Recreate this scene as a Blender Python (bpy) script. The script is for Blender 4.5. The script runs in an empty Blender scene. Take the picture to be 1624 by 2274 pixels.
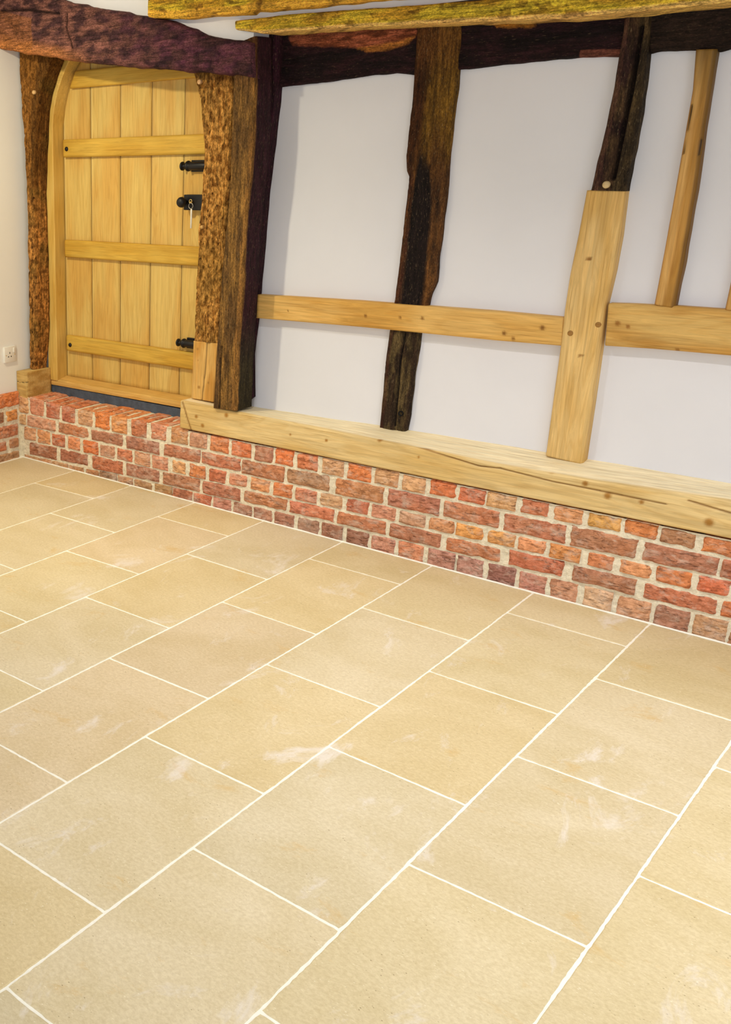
import bpy, math, random
from mathutils import Matrix, Vector, noise
random.seed(7)
S = bpy.context.scene
COL = S.collection

# ------------------------------------------------------------------ camera
cam_d = bpy.data.cameras.new('camera')
cam = bpy.data.objects.new('camera', cam_d); COL.objects.link(cam)
M = [[0.70553, -0.217825, 0.674373, 3.487334], [0.708406, 0.243238, -0.662568, -3.726962], [-0.019709, 0.945192, 0.32592, 1.566718]]
cam.matrix_world = Matrix([M[0], M[1], M[2], [0, 0, 0, 1]])
cam_d.sensor_fit = 'AUTO'; cam_d.sensor_width = 36
cam_d.lens = 36*2253.8/2274
cam_d.shift_x = 0.30272; cam_d.shift_y = -0.00085
cam_d.clip_start = 0.05
S.camera = cam

# ------------------------------------------------------------------ exposure, world
S.view_settings.view_transform = 'Standard'
S.view_settings.look = 'None'
S.view_settings.exposure = -0.09
S.view_settings.gamma = 1.0
W = bpy.data.worlds.new('world'); S.world = W; W.use_nodes = True
W.node_tree.nodes['Background'].inputs[0].default_value = (0.75, 0.85, 1.0, 1)
W.node_tree.nodes['Background'].inputs[1].default_value = 0.3

# ------------------------------------------------------------------ lights
def lamp(name, kind, loc, power, color, size=0.2, size_y=None, rot=(0, 0, 0), spot=None, blend=0.6):
    d = bpy.data.lights.new(name, kind); d.energy = power; d.color = color
    if kind == 'AREA':
        d.shape = 'RECTANGLE' if size_y else 'DISK'
        d.size = size
        if size_y: d.size_y = size_y
    else:
        d.shadow_soft_size = size
    if spot:
        d.spot_size = math.radians(spot); d.spot_blend = blend
    o = bpy.data.objects.new(name, d); COL.objects.link(o); o.location = loc
    o.rotation_euler = rot
    return o
CEIL = 2.42
WARM = (1.0, 0.885, 0.61); SOFT = (1.0, 0.975, 0.95); COOL = (0.84, 0.91, 1.0)
# soft fill lights added in unseen window openings behind and beside the camera
lamp('fill_light', 'AREA', (3.3, -5.86, 1.35), 56, COOL, 2.6, 1.3, (math.radians(90), 0, 0))
lamp('fill_light', 'AREA', (5.12, -3.1, 1.3), 26, COOL, 2.2, 1.3, (math.radians(90), 0, math.radians(90)))
# recessed ceiling downlights
for x, y, p, c, rot in ((0.15, -1.45, 162, WARM, (0.62, 0.22, 0)), (1.5, -1.15, 84, SOFT, (0, 0, 0)), (2.75, -1.15, 92, SOFT, (0, 0, 0)),
                        (0.0, -3.2, 22, WARM, (0, 0, 0)), (1.6, -3.6, 10, SOFT, (0, 0, 0)), (3.2, -3.6, 10, SOFT, (0, 0, 0)), (4.1, -1.15, 108, SOFT, (0, 0, 0))):
    lamp('downlight_beam', 'SPOT', (x, y, CEIL-0.012), p, c, 0.045, spot=(118 if c is SOFT else 125), blend=1.0, rot=rot)

# ------------------------------------------------------------------ small helpers
def srgb(r, g, b):
    f = lambda v: (v/255/12.92) if v/255 <= 0.04045 else ((v/255+0.055)/1.055)**2.4
    return (f(r), f(g), f(b))
def lerp(a, b, t): return a+(b-a)*t
def mix(a, b, t): return tuple(x+(y-x)*t for x, y in zip(a, b))
def clamp(v, a=0.0, b=1.0): return a if v < a else b if v > b else v
def smooth(a, b, v):
    t = clamp((v-a)/(b-a)); return t*t*(3-2*t)
def interp(pts, x):
    if x <= pts[0][0]: return pts[0][1]
    for (a, va), (b, vb) in zip(pts, pts[1:]):
        if x <= b: return va+(vb-va)*(x-a)/(b-a)
    return pts[-1][1]
def N(x, y, z): return noise.noise(Vector((x, y, z)))
def FN(x, y, z, o=3): return noise.fractal(Vector((x, y, z)), 1.0, 2.0, o)
def tag(o, label=None, cat=None, group=None, kind=None):
    if label: o['label'] = label
    if cat: o['category'] = cat
    if group: o['group'] = group
    if kind: o['kind'] = kind
    return o
def obj(name, V, F, mat, cols=None, parent=None, smooth_=True, mats=None, base=True, fmat=None):
    me = bpy.data.meshes.new(name)
    loc = Vector((0, 0, 0))
    if parent is None and base:
        n = len(V)
        xs = [v[0] for v in V]; ys = [v[1] for v in V]; zs = [v[2] for v in V]
        loc = Vector(((min(xs)+max(xs))/2, (min(ys)+max(ys))/2, min(zs)))
        V = [(v[0]-loc.x, v[1]-loc.y, v[2]-loc.z) for v in V]
    elif parent is not None:
        pl = parent['_w'] if '_w' in parent else parent.location
        V = [(v[0]-pl[0], v[1]-pl[1], v[2]-pl[2]) for v in V]
    me.from_pydata(V, [], F)
    for m in (mats or [mat]): me.materials.append(m)
    if fmat:
        for p, k in zip(me.polygons, fmat): p.material_index = k
    if cols is not None:
        at = me.color_attributes.new('Col', 'FLOAT_COLOR', 'POINT')
        buf = []
        for c in cols: buf += [c[0], c[1], c[2], 1.0]
        at.data.foreach_set('color', buf)
    if smooth_: me.polygons.foreach_set('use_smooth', [True]*len(me.polygons))
    me.update()
    o = bpy.data.objects.new(name, me); COL.objects.link(o)
    if parent is not None:
        o.parent = parent
    else:
        o.location = loc
    return o
def empty(name, loc):
    o = bpy.data.objects.new(name, None); COL.objects.link(o); o.location = loc; o.empty_display_size = 0.1
    return o

# ------------------------------------------------------------------ materials
def newmat(name, rough=0.6, spec=0.3):
    m = bpy.data.materials.new(name); m.use_nodes = True
    nt = m.node_tree; b = nt.nodes['Principled BSDF']
    b.inputs['Roughness'].default_value = rough
    b.inputs['Specular IOR Level'].default_value = spec
    return m, nt, b
def nd(nt, t, **k):
    n = nt.nodes.new(t)
    for a, v in k.items():
        if hasattr(n, a): setattr(n, a, v)
        else: n.inputs[a].default_value = v
    return n
def ramp(nt, src, p0, p1, c0=(0, 0, 0, 1), c1=(1, 1, 1, 1)):
    r = nt.nodes.new('ShaderNodeValToRGB')
    r.color_ramp.elements[0].position = p0; r.color_ramp.elements[1].position = p1
    r.color_ramp.elements[0].color = c0; r.color_ramp.elements[1].color = c1
    nt.links.new(src, r.inputs[0]); return r
def mixc(nt, a, b, fac, mode='MIX'):
    m = nt.nodes.new('ShaderNodeMix'); m.data_type = 'RGBA'; m.blend_type = mode
    for s, i in ((fac, 0), (a, 6), (b, 7)):
        if hasattr(s, 'is_linked') or hasattr(s, 'links'): nt.links.new(s, m.inputs[i])
        else: m.inputs[i].default_value = s if i == 0 else (tuple(s)+(1,) if len(s) == 3 else s)
    return m.outputs[2]
def coords(nt, scale, kind='Object', rot=(0, 0, 0)):
    t = nt.nodes.new('ShaderNodeTexCoord'); mp = nt.nodes.new('ShaderNodeMapping')
    mp.inputs['Scale'].default_value = scale; mp.inputs['Rotation'].default_value = rot
    nt.links.new(t.outputs[kind], mp.inputs[0]); return mp.outputs[0]
def tnoise(nt, vec, scale=1.0, detail=4, rough=0.6, dist=0.0):
    n = nt.nodes.new('ShaderNodeTexNoise'); n.inputs['Scale'].default_value = scale
    n.inputs['Detail'].default_value = detail; n.inputs['Roughness'].default_value = rough
    n.inputs['Distortion'].default_value = dist
    nt.links.new(vec, n.inputs['Vector']); return n.outputs[0]
def bump(nt, b, h, strength, dist=0.003, prev=None):
    n = nt.nodes.new('ShaderNodeBump'); n.inputs['Strength'].default_value = strength
    n.inputs['Distance'].default_value = dist
    nt.links.new(h, n.inputs['Height'])
    if prev: nt.links.new(prev, n.inputs['Normal'])
    nt.links.new(n.outputs[0], b.inputs['Normal']); return n.outputs[0]

def new_oak(name, axis, contrast=0.21, rough=0.55, wave=True):
    """planed oak: colour attribute x long grain lines x cathedral figure x pores"""
    m, nt, b = newmat(name, rough, 0.25)
    at = nd(nt, 'ShaderNodeVertexColor', layer_name='Col')
    long_ = {'x': (3.5, 60, 60), 'z': (60, 60, 3.5)}[axis]
    fine = {'x': (6, 260, 260), 'z': (260, 260, 6)}[axis]
    wv = {'x': (0.9, 9, 9), 'z': (9, 9, 0.9)}[axis]
    g = tnoise(nt, coords(nt, long_), 1.0, 7, 0.68, 1.1)
    gr = ramp(nt, g, 0.36, 0.64, (1-contrast,)*3+(1,), (1+contrast*0.4,)*3+(1,))
    c = mixc(nt, at.outputs[0], gr.outputs[0], 1.0, 'MULTIPLY')
    # cathedral figure
    w = tnoise(nt, coords(nt, wv), 1.0, 3, 0.45, 0.5)
    mu = nd(nt, 'ShaderNodeMath', operation='MULTIPLY'); mu.inputs[1].default_value = 85
    nt.links.new(w, mu.inputs[0])
    sn = nd(nt, 'ShaderNodeMath', operation='SINE'); nt.links.new(mu.outputs[0], sn.inputs[0])
    wr = ramp(nt, sn.outputs[0], 0.2, 1.0, (1, 1, 1, 1), (0.90, 0.84, 0.74, 1))
    c = mixc(nt, c, wr.outputs[0], 0.6 if wave else 0.25, 'MULTIPLY')
    p = tnoise(nt, coords(nt, fine), 1.0, 2, 0.5)
    pr = ramp(nt, p, 0.58, 0.72, (1, 1, 1, 1), (0.72, 0.62, 0.48, 1))
    c = mixc(nt, c, pr.outputs[0], 0.7, 'MULTIPLY')
    nt.links.new(c, b.inputs['Base Color'])
    n1 = bump(nt, b, g, 0.25, 0.002)
    bump(nt, b, p, 0.25, 0.001, n1)
    return m
def old_oak(name, axis, contrast=0.6, grain=1.0, rough=0.8, strength=0.9, spec=0.2, pits=0.6, flecks=0.55, gain=1.2):
    """weathered hewn oak: streaks along the grain, crumbling texture, worm pits, pale flecks"""
    m, nt, b = newmat(name, rough, spec)
    at = nd(nt, 'ShaderNodeVertexColor', layer_name='Col')
    k = grain
    long_ = {'x': (11*k, 95*k, 95*k), 'z': (95*k, 95*k, 11*k)}[axis]
    mid = {'x': (110*k, 240*k, 240*k), 'z': (240*k, 240*k, 110*k)}[axis]
    g = tnoise(nt, coords(nt, long_), 1.0, 8, 0.7, 0.6)
    gr = ramp(nt, g, 0.40, 0.62, (1-contrast,)*3+(1,), (1+contrast*0.8,)*3+(1,))
    c = mixc(nt, at.outputs[0], gr.outputs[0], 1.0, 'MULTIPLY')
    f = tnoise(nt, coords(nt, mid), 1.0, 6, 0.75, 0.3)
    fr = ramp(nt, f, 0.40, 0.60, (0.52, 0.48, 0.46, 1), (1.5, 1.48, 1.4, 1))
    c = mixc(nt, c, fr.outputs[0], 0.85, 'MULTIPLY')
    v = nt.nodes.new('ShaderNodeTexVoronoi'); v.inputs['Scale'].default_value = 1.0
    nt.links.new(coords(nt, {'x': (28, 60, 60), 'z': (60, 60, 28)}[axis]), v.inputs['Vector'])
    vr = ramp(nt, v.outputs['Distance'], 0.10, 0.26, (0.12, 0.08, 0.06, 1), (1, 1, 1, 1))
    pm = tnoise(nt, coords(nt, (9, 9, 9)), 1.0, 2, 0.5)
    pk = ramp(nt, pm, 0.5, 0.62)
    pkm = nd(nt, 'ShaderNodeMath', operation='MULTIPLY'); pkm.inputs[1].default_value = pits
    nt.links.new(pk.outputs[0], pkm.inputs[0])
    c = mixc(nt, c, vr.outputs[0], pkm.outputs[0], 'MULTIPLY')
    c = mixc(nt, c, (gain, gain*1.02, gain*1.05), 1.0, 'MULTIPLY')
    fl = tnoise(nt, coords(nt, {'x': (60*k, 330*k, 330*k), 'z': (330*k, 330*k, 60*k)}[axis]), 1.0, 3, 0.6, 0.4)
    flr = ramp(nt, fl, 0.62, 0.70, (0, 0, 0, 1), (flecks,)*3+(1,))
    c = mixc(nt, c, (0.42, 0.30, 0.16), flr.outputs[0])
    nt.links.new(c, b.inputs['Base Color'])
    n1 = bump(nt, b, g, strength, 0.008)
    n2 = bump(nt, b, f, strength*0.8, 0.004, n1)
    bump(nt, b, vr.outputs[0], strength*pits, 0.004, n2)
    return m
OAKX = new_oak('new_oak_lengthwise', 'x'); OAKZ = new_oak('new_oak_upright', 'z')
DOORZ = new_oak('door_oak_upright', 'z', 0.13, 0.5); DOORX = new_oak('door_oak_lengthwise', 'x', 0.18, 0.5, False)
OLDX = old_oak('old_oak_lengthwise', 'x', 0.5, flecks=.18); OLDZ = old_oak('old_oak_upright', 'z', 0.55, flecks=.4)
CRUMB = old_oak('crumbled_oak', 'z', 0.5, 0.9, 0.9, 1.3, 0.1, 1.0, .2, 1.22)
SMOOTHZ = old_oak('stained_oak_upright', 'z', 0.35, 0.8, 0.75, 0.35, 0.2, 0.2)

def plaster(name, col, dirt=0.05):
    m, nt, b = newmat(name, 0.85, 0.15)
    n = tnoise(nt, coords(nt, (2.2, 2.2, 2.2), 'Object'), 1.0, 4, 0.55)
    r = ramp(nt, n, 0.3, 0.7, tuple(c*(1-dirt) for c in col)+(1,), tuple(col)+(1,))
    nt.links.new(r.outputs[0], b.inputs['Base Color'])
    f = tnoise(nt, coords(nt, (60, 60, 60)), 1.0, 5, 0.6)
    n1 = bump(nt, b, n, 0.25, 0.01); bump(nt, b, f, 0.08, 0.002, n1)
    return m
PLASTER = plaster('white_plaster', (0.785, 0.785, 0.835))
PLASTER_CREAM = plaster('cream_plaster', (0.90, 0.895, 0.86))
INFILL = plaster('lightened_plaster', (0.90, 0.895, 0.92))  # white plaster made paler to brighten the shaded strip between the beams
CEILM = plaster('ceiling_paint', (0.82, 0.81, 0.80))

def stone():
    m, nt, b = newmat('limestone_tile', 0.5, 0.3)
    at = nd(nt, 'ShaderNodeVertexColor', layer_name='Col')
    c = at.outputs[0]
    a = tnoise(nt, coords(nt, (2.6, 3.6, 3)), 1.0, 5, 0.6, 0.5)
    r = ramp(nt, a, 0.36, 0.64, (0.93, 0.90, 0.83, 1), (1.04, 1.035, 1.06, 1)); c = mixc(nt, c, r.outputs[0], 1.0, 'MULTIPLY')
    a2 = tnoise(nt, coords(nt, (85, 120, 60), rot=(0, 0, 0.35)), 1.0, 8, 0.72, 0.2)
    r = ramp(nt, a2, 0.38, 0.62, (0.90, 0.872, 0.82, 1), (1.06, 1.065, 1.07, 1)); c = mixc(nt, c, r.outputs[0], 1.0, 'MULTIPLY')
    # ochre stains
    a = tnoise(nt, coords(nt, (4.1, 6.7, 4)), 1.0, 6, 0.7, 0.4)
    r = ramp(nt, a, 0.60, 0.74, (0, 0, 0, 1), (.7, .7, .7, 1)); c = mixc(nt, c, (0.62, 0.40, 0.13), r.outputs[0])
    # lime haze left by the grout
    a = tnoise(nt, coords(nt, (5.3, 3.1, 4), rot=(0, 0, 0.5)), 1.0, 7, 0.72, 0.7)
    r = ramp(nt, a, 0.585, 0.70, (0, 0, 0, 1), (0.55, 0.55, 0.55, 1)); c = mixc(nt, c, (0.84, 0.79, 0.76), r.outputs[0])
    # pale shell flecks
    v = nt.nodes.new('ShaderNodeTexVoronoi'); v.inputs['Scale'].default_value = 1
    nt.links.new(coords(nt, (80, 150, 95), rot=(0, 0, 0.35)), v.inputs['Vector'])
    r = ramp(nt, v.outputs['Distance'], 0.10, 0.22, (0.5,)*3+(1,), (0, 0, 0, 1))
    vm = ramp(nt, tnoise(nt, coords(nt, (24, 24, 24)), 1.0, 4, 0.7), 0.48, 0.62)
    vmm = nd(nt, 'ShaderNodeMath', operation='MULTIPLY'); nt.links.new(r.outputs[0], vmm.inputs[0]); nt.links.new(vm.outputs[0], vmm.inputs[1])
    c = mixc(nt, c, (0.95, 0.88, 0.70), vmm.outputs[0])
    # dark specks, rare
    v2 = nt.nodes.new('ShaderNodeTexVoronoi'); v2.inputs['Scale'].default_value = 1
    nt.links.new(coords(nt, (55, 90, 55), rot=(0, 0, 0.9)), v2.inputs['Vector'])
    r2 = ramp(nt, v2.outputs['Distance'], 0.07, 0.12, (0.8,)*3+(1,), (0, 0, 0, 1))
    k = tnoise(nt, coords(nt, (7, 7, 7)), 1.0, 3, 0.6); kr = ramp(nt, k, 0.50, 0.60)
    mm = nd(nt, 'ShaderNodeMath', operation='MULTIPLY'); nt.links.new(r2.outputs[0], mm.inputs[0]); nt.links.new(kr.outputs[0], mm.inputs[1])
    c = mixc(nt, c, (0.22, 0.15, 0.06), mm.outputs[0])
    nt.links.new(c, b.inputs['Base Color'])
    bump(nt, b, a2, 0.12, 0.002)
    rr = ramp(nt, a2, 0.3, 0.7, (0.42,)*3+(1,), (0.62,)*3+(1,)); nt.links.new(rr.outputs[0], b.inputs['Roughness'])
    return m
def simple(name, col, rough=0.5, spec=0.4, metal=0.0, nscale=0, var=0.15, bstr=0.1, bdist=0.001):
    m, nt, b = newmat(name, rough, spec); b.inputs['Metallic'].default_value = metal
    if nscale:
        n = tnoise(nt, coords(nt, (nscale,)*3), 1.0, 5, 0.65)
        r = ramp(nt, n, 0.3, 0.7, tuple(c*(1-var) for c in col)+(1,), tuple(min(1, c*(1+var)) for c in col)+(1,))
        nt.links.new(r.outputs[0], b.inputs['Base Color']); bump(nt, b, n, bstr, bdist)
    else: b.inputs['Base Color'].default_value = tuple(col)+(1,)
    return m
STONE = stone()
GROUT = simple('pale_grout', (0.93, 0.90, 0.79), 0.8, 0.2, 0, 60, 0.06, 0.5, 0.002)
MORTAR = simple('lime_mortar', (0.84, 0.76, 0.58), 0.95, 0.1, 0, 70, 0.16, 1.0, 0.006)
SLATE = simple('slate', (0.065, 0.09, 0.125), 0.55, 0.4, 0, 30, 0.35, 0.4, 0.003)
IRON = simple('black_iron', (0.006, 0.0055, 0.007), 0.45, 0.35, 0.0, 120, 0.2, 0.25, 0.001)
STEEL = simple('bright_steel', (0.8, 0.78, 0.7), 0.3, 0.5, 1.0)
BRASS = simple('brass', (0.75, 0.55, 0.2), 0.3, 0.5, 1.0)
WHITEP = simple('white_plastic', (0.82, 0.80, 0.74), 0.3, 0.5)
DARK = simple('dark_hole', (0.01, 0.01, 0.01), 0.8, 0.1)

def brickmat():
    m, nt, b = newmat('handmade_brick', 0.9, 0.12)
    at = nd(nt, 'ShaderNodeVertexColor', layer_name='Col')
    c = at.outputs[0]
    a = tnoise(nt, coords(nt, (30, 30, 45)), 1.0, 7, 0.7, 0.4)
    r = ramp(nt, a, 0.40, 0.60, (0.86, 0.80, 0.74, 1), (1.36, 1.38, 1.40, 1)); c = mixc(nt, c, r.outputs[0], 1.0, 'MULTIPLY')
    # folds / creases
    w = tnoise(nt, coords(nt, (26, 26, 110)), 1.0, 5, 0.65, 1.0)
    r2 = ramp(nt, w, 0.35, 0.42, (0.42, 0.32, 0.28, 1), (1, 1, 1, 1)); c = mixc(nt, c, r2.outputs[0], 0.5, 'MULTIPLY')
    # mortar and lime smears
    s = tnoise(nt, coords(nt, (13, 13, 22)), 1.0, 7, 0.75, 0.5)
    r3 = ramp(nt, s, 0.50, 0.68, (0, 0, 0, 1), (0.75,)*3+(1,)); c = mixc(nt, c, (0.66, 0.52, 0.42), r3.outputs[0])
    nt.links.new(c, b.inputs['Base Color'])
    n1 = bump(nt, b, a, 0.9, 0.006); bump(nt, b, r2.outputs[0], 0.8, 0.005, n1)
    return m
BRICK = brickmat()

# ------------------------------------------------------------------ geometry builders
def resample(P, n):
    d = [0.0]
    for a, b in zip(P, P[1:]): d.append(d[-1]+math.dist(a, b))
    out = []; j = 0
    for i in range(n+1):
        s = d[-1]*i/n
        while j < len(P)-2 and d[j+1] < s: j += 1
        t = (s-d[j])/max(1e-9, d[j+1]-d[j])
        out.append((lerp(P[j][0], P[j+1][0], t), lerp(P[j][1], P[j+1][1], t)))
    return out
def timber(name, A, B, Y, depth, mat, colf, parent=None, step=0.006, amp=0.003, edge=0.008, wob=0.0, cracks=(), seed=0.0, nscale=9.0, along='z', pitd=0.0, mats=None):
    """a squared log: A and B are its two long front arrises (x, z); it has real depth behind its face"""
    L = max(sum(math.dist(a, b) for a, b in zip(A, A[1:])), sum(math.dist(a, b) for a, b in zip(B, B[1:])))
    wd = sum(math.dist(resample(A, 4)[i], resample(B, 4)[i]) for i in range(5))/5
    n = max(2, int(L/step)); m = max(3, int(wd/step)); ns = 4
    PA = resample(A, n); PB = resample(B, n)
    V, F, Cc = [], [], []
    ns = max(4, int(depth/0.012))
    ax = (3.0, 12.0) if along == 'x' else (12.0, 3.0)
    ring = 0
    for i in range(n+1):
        a, b = PA[i], PB[i]
        w = math.dist(a, b); ux, uz = (b[0]-a[0])/w, (b[1]-a[1])/w
        wa = wob*FN(a[0]*9+seed, seed, a[1]*9, 4) if wob else 0
        wb = wob*FN(b[0]*9+seed+5, seed, b[1]*9, 4) if wob else 0
        row = []
        for k in range(m+1):                       # the front face
            u = k/m; d = u*w; dd = min(d, w-d)
            x = a[0]+ux*d; z = a[1]+uz*d
            sh = lerp(wa, wb, u); x += ux*sh; z += uz*sh
            y = Y
            if dd < edge: y += edge-math.sqrt(max(0, edge*edge-(edge-dd)**2))
            cr = 0.0
            if amp:
                y -= amp*FN(x*ax[0]*nscale/9+seed, seed*3, z*ax[1]*nscale/9, 4)
            if pitd:
                q = FN(x*55+seed, 7+seed, z*24, 3)
                if q > 0.18: y += pitd*min(1, (q-0.18)*3)
            for pl, cw, cd in cracks:
                best = 9
                for p, q in zip(pl, pl[1:]):
                    ex, ez = q[0]-p[0], q[1]-p[1]; l2 = ex*ex+ez*ez
                    t = clamp(((x-p[0])*ex+(z-p[1])*ez)/l2)
                    best = min(best, math.hypot(x-p[0]-ex*t, z-p[1]-ez*t))
                if best < cw:
                    y += cd*(1-best/cw); cr = max(cr, 1-(best/cw)**2)
            row.append((x, y, z)); Cc.append(mix(colf(x, z, u, i/n, 'f'), srgb(22, 12, 10), cr*0.9))  # shade inside the cracks is painted in, besides the cut depth
        x1, y1, z1 = row[-1]
        for k in range(1, ns+1):                   # side at B
            yy = lerp(y1, Y+depth, k/ns); o_ = amp*N(yy*20+seed, z1*14, x1*14)
            row.append((x1+ux*o_, yy, z1+uz*o_)); Cc.append(colf(x1+(yy-y1), z1, 1.0, i/n, 'b'))
        x0, y0, z0 = row[0]
        for k in range(ns, 0, -1):                 # side at A
            yy = lerp(y0, Y+depth, k/ns); o_ = amp*N(yy*20+seed+4, z0*14, x0*14)
            row.append((x0-ux*o_, yy, z0-uz*o_)); Cc.append(colf(x0-(yy-y0), z0, 0.0, i/n, 'a'))
        ring = len(row); V += row
    for i in range(n):
        for k in range(ring):
            k2 = (k+1) % ring
            F.append((i*ring+k, i*ring+k2, (i+1)*ring+k2, (i+1)*ring+k))
    F.append(tuple(range(ring))[::-1]); F.append(tuple(n*ring+k for k in range(ring)))
    # consistent outward faces: flip when the front looks away from the room
    a, b, c_ = (Vector(V[i]) for i in F[0][:3])
    if (b-a).cross(c_-a).y > 0: F = [tuple(reversed(f)) for f in F]
    return obj(name, V, F, mat, Cc, parent)
def flat(c, var=0.12, sc=3.0, seed=0.0):
    def f(x, z, u, t, s):
        k = 1+var*FN(x*sc+seed, seed, z*sc, 3); return (c[0]*k, c[1]*k, c[2]*k)
    return f
def lathe(prof, axis, origin, seg=24):
    """prof: (distance along axis, radius)"""
    V, F = [], []
    ax = {'x': (Vector((1, 0, 0)), Vector((0, 1, 0)), Vector((0, 0, 1))), 'y': (Vector((0, 1, 0)), Vector((0, 0, 1)), Vector((1, 0, 0))), 'z': (Vector((0, 0, 1)), Vector((1, 0, 0)), Vector((0, 1, 0)))}[axis]
    o = Vector(origin)
    for d, r in prof:
        for k in range(seg):
            a = 2*math.pi*k/seg; V.append(tuple(o+ax[0]*d+ax[1]*(r*math.cos(a))+ax[2]*(r*math.sin(a))))
    for i in range(len(prof)-1):
        for k in range(seg):
            k2 = (k+1) % seg; F.append((i*seg+k, i*seg+k2, (i+1)*seg+k2, (i+1)*seg+k))
    F.append(tuple(range(seg))[::-1]); F.append(tuple((len(prof)-1)*seg+k for k in range(seg)))
    return V, F
def boxvf(x0, x1, y0, y1, z0, z1, bev=0.0):
    if bev <= 0:
        V = [(x, y, z) for x in (x0, x1) for y in (y0, y1) for z in (z0, z1)]
        return V, [(0, 1, 3, 2), (4, 6, 7, 5), (0, 4, 5, 1), (2, 3, 7, 6), (0, 2, 6, 4), (1, 5, 7, 3)]
    import bmesh
    bm = bmesh.new(); V, F = boxvf(x0, x1, y0, y1, z0, z1)
    vs = [bm.verts.new(v) for v in V]
    for f in F: bm.faces.new([vs[i] for i in f])
    bmesh.ops.bevel(bm, geom=bm.edges[:], offset=bev, segments=2, affect='EDGES', profile=0.5)
    bm.verts.index_update()
    V = [tuple(v.co) for v in bm.verts]; F = [tuple(v.index for v in f.verts) for f in bm.faces]; bm.free()
    return V, F
def torus(o, R, r, axis='y', seg=28, s2=8, sq=1.0):
    V, F = [], []
    for i in range(seg):
        a = 2*math.pi*i/seg
        for j in range(s2):
            b_ = 2*math.pi*j/s2; q = R+r*math.cos(b_); h = r*math.sin(b_)
            if axis == 'y': V.append((o[0]+q*math.cos(a), o[1]+h, o[2]+q*math.sin(a)*sq))
            elif axis == 'x': V.append((o[0]+h, o[1]+q*math.cos(a), o[2]+q*math.sin(a)*sq))
            else: V.append((o[0]+q*math.cos(a), o[1]+q*math.sin(a), o[2]+h))
    for i in range(seg):
        for j in range(s2):
            i2, j2 = (i+1) % seg, (j+1) % s2
            F.append((i*s2+j, i2*s2+j, i2*s2+j2, i*s2+j2))
    return V, F
def join(*parts):
    V, F = [], []
    for v, f in parts:
        o = len(V); V += list(v); F += [tuple(i+o for i in q) for q in f]
    return V, F

# ================================================================== THE SHELL
XL, XR, YF, YP = -0.60, 5.2, -5.95, 0.165        # plaster faces: side walls, wall behind the camera, timber-framed wall
# floor: limestone slabs 400 x 610 in staggered strips, pale joints
LN, CR = ({2: (0.6545, 0.0114), 3: (1.0486, 0.0095), 4: (1.449, 0.0056), 5: (1.8508, 0.0043), 6: (2.2501, 0.0003), 7: (2.6477, -0.0004), 8: (3.0528, 0.0056)}, {(0, 0): (-0.2992, -0.2811), (1, 0): (-0.5785, -0.5707), (1, 1): (None, -1.1667), (2, 0): (-0.28, -0.2704), (2, 1): (-0.8764, -0.8619), (2, 2): (None, -1.4731), (3, 0): (-0.5623, -0.5647), (3, 1): (-1.17, -1.1654), (3, 2): (None, -1.7848), (4, 0): (-0.2674, -0.2625), (4, 1): (-0.8594, -0.8609), (4, 2): (-1.4805, -1.4709), (4, 3): (None, -2.0861), (5, 0): (-0.5549, -0.553), (5, 1): (-1.1639, -1.1604), (5, 2): (-1.7706, -1.77), (5, 3): (None, -2.3826), (6, 0): (-0.246, -0.2449), (6, 1): (-0.8506, -0.8467), (6, 2): (-1.4573, -1.4606), (6, 3): (-2.0727, -2.0747), (6, 4): (-2.6796, None), (7, 0): (-0.5441, None), (7, 1): (-1.1494, -1.1424), (7, 2): (-1.7736, -1.7629), (7, 3): (-2.3777, None), (8, 0): (-0.8425, None), (8, 1): (-1.4516, None)})
TL = 0.6099; OFF = {0: 0.280, 1: 0.568, 2: 0.268, 3: 0.566, 4: 0.258, 5: 0.553, 6: 0.240, 7: 0.544, 8: 0.841-0.6099}
def jx(j, y):
    if j in LN: a, b = LN[j]; return a+b*y
    if j > 8: return 3.0528+(j-8)*0.4
    return {1: 0.2513, 0: -0.1500, -1: -0.55}.get(j, -0.55+(j+1)*0.4)+0.0114*y
V, F, Cc, FM = [], [], [], []
g = 0.0030
tones = [srgb(222, 207, 168), srgb(220, 204, 163), srgb(222, 208, 174), srgb(219, 206, 173), srgb(223, 205, 162), srgb(222, 204, 169)]
def slab(quad, tone, sd):
    """quad corners anticlockwise; the worn edge wanders a little"""
    cx = sum(p[0] for p in quad)/4; cy = sum(p[1] for p in quad)/4
    out = []
    for a, b in zip(quad, quad[1:]+quad[:1]):
        L = math.dist(a, b); n = max(2, int(L/0.012))
        nx, ny = (b[1]-a[1])/L, -(b[0]-a[0])/L
        for i in range(n):
            t = i/n; x = lerp(a[0], b[0], t); y = lerp(a[1], b[1], t)
            w = 0.0017*FN(x*55+sd, y*55, sd, 4)+0.0012*N(x*6, y*6, sd)
            e = min(t, 1-t)*L
            if e < 0.012: w -= 0.002*(1-e/0.012)
            out.append((x+nx*w, y+ny*w))
    base = len(V); n = len(out)
    tilt = (random.uniform(-.0012, .0012), random.uniform(-.0012, .0012))
    for r, z in ((1.0, -0.012), (1.0, -0.0018), (0.003, 0.0)):
        for x, y in out:
            if r == 0.003:
                d = math.hypot(x-cx, y-cy); s = (d-0.0028)/d; x2, y2 = cx+(x-cx)*s, cy+(y-cy)*s
            else: x2, y2 = x, y
            V.append((x2, y2, z+tilt[0]*(x2-cx)+tilt[1]*(y2-cy))); Cc.append(tone)
    for k in range(2):
        for i in range(n):
            i2 = (i+1) % n; F.append((base+k*n+i, base+k*n+i2, base+(k+1)*n+i2, base+(k+1)*n+i)); FM.append(0)
    F.append(tuple(base+2*n+i for i in range(n))); FM.append(0)
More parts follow.
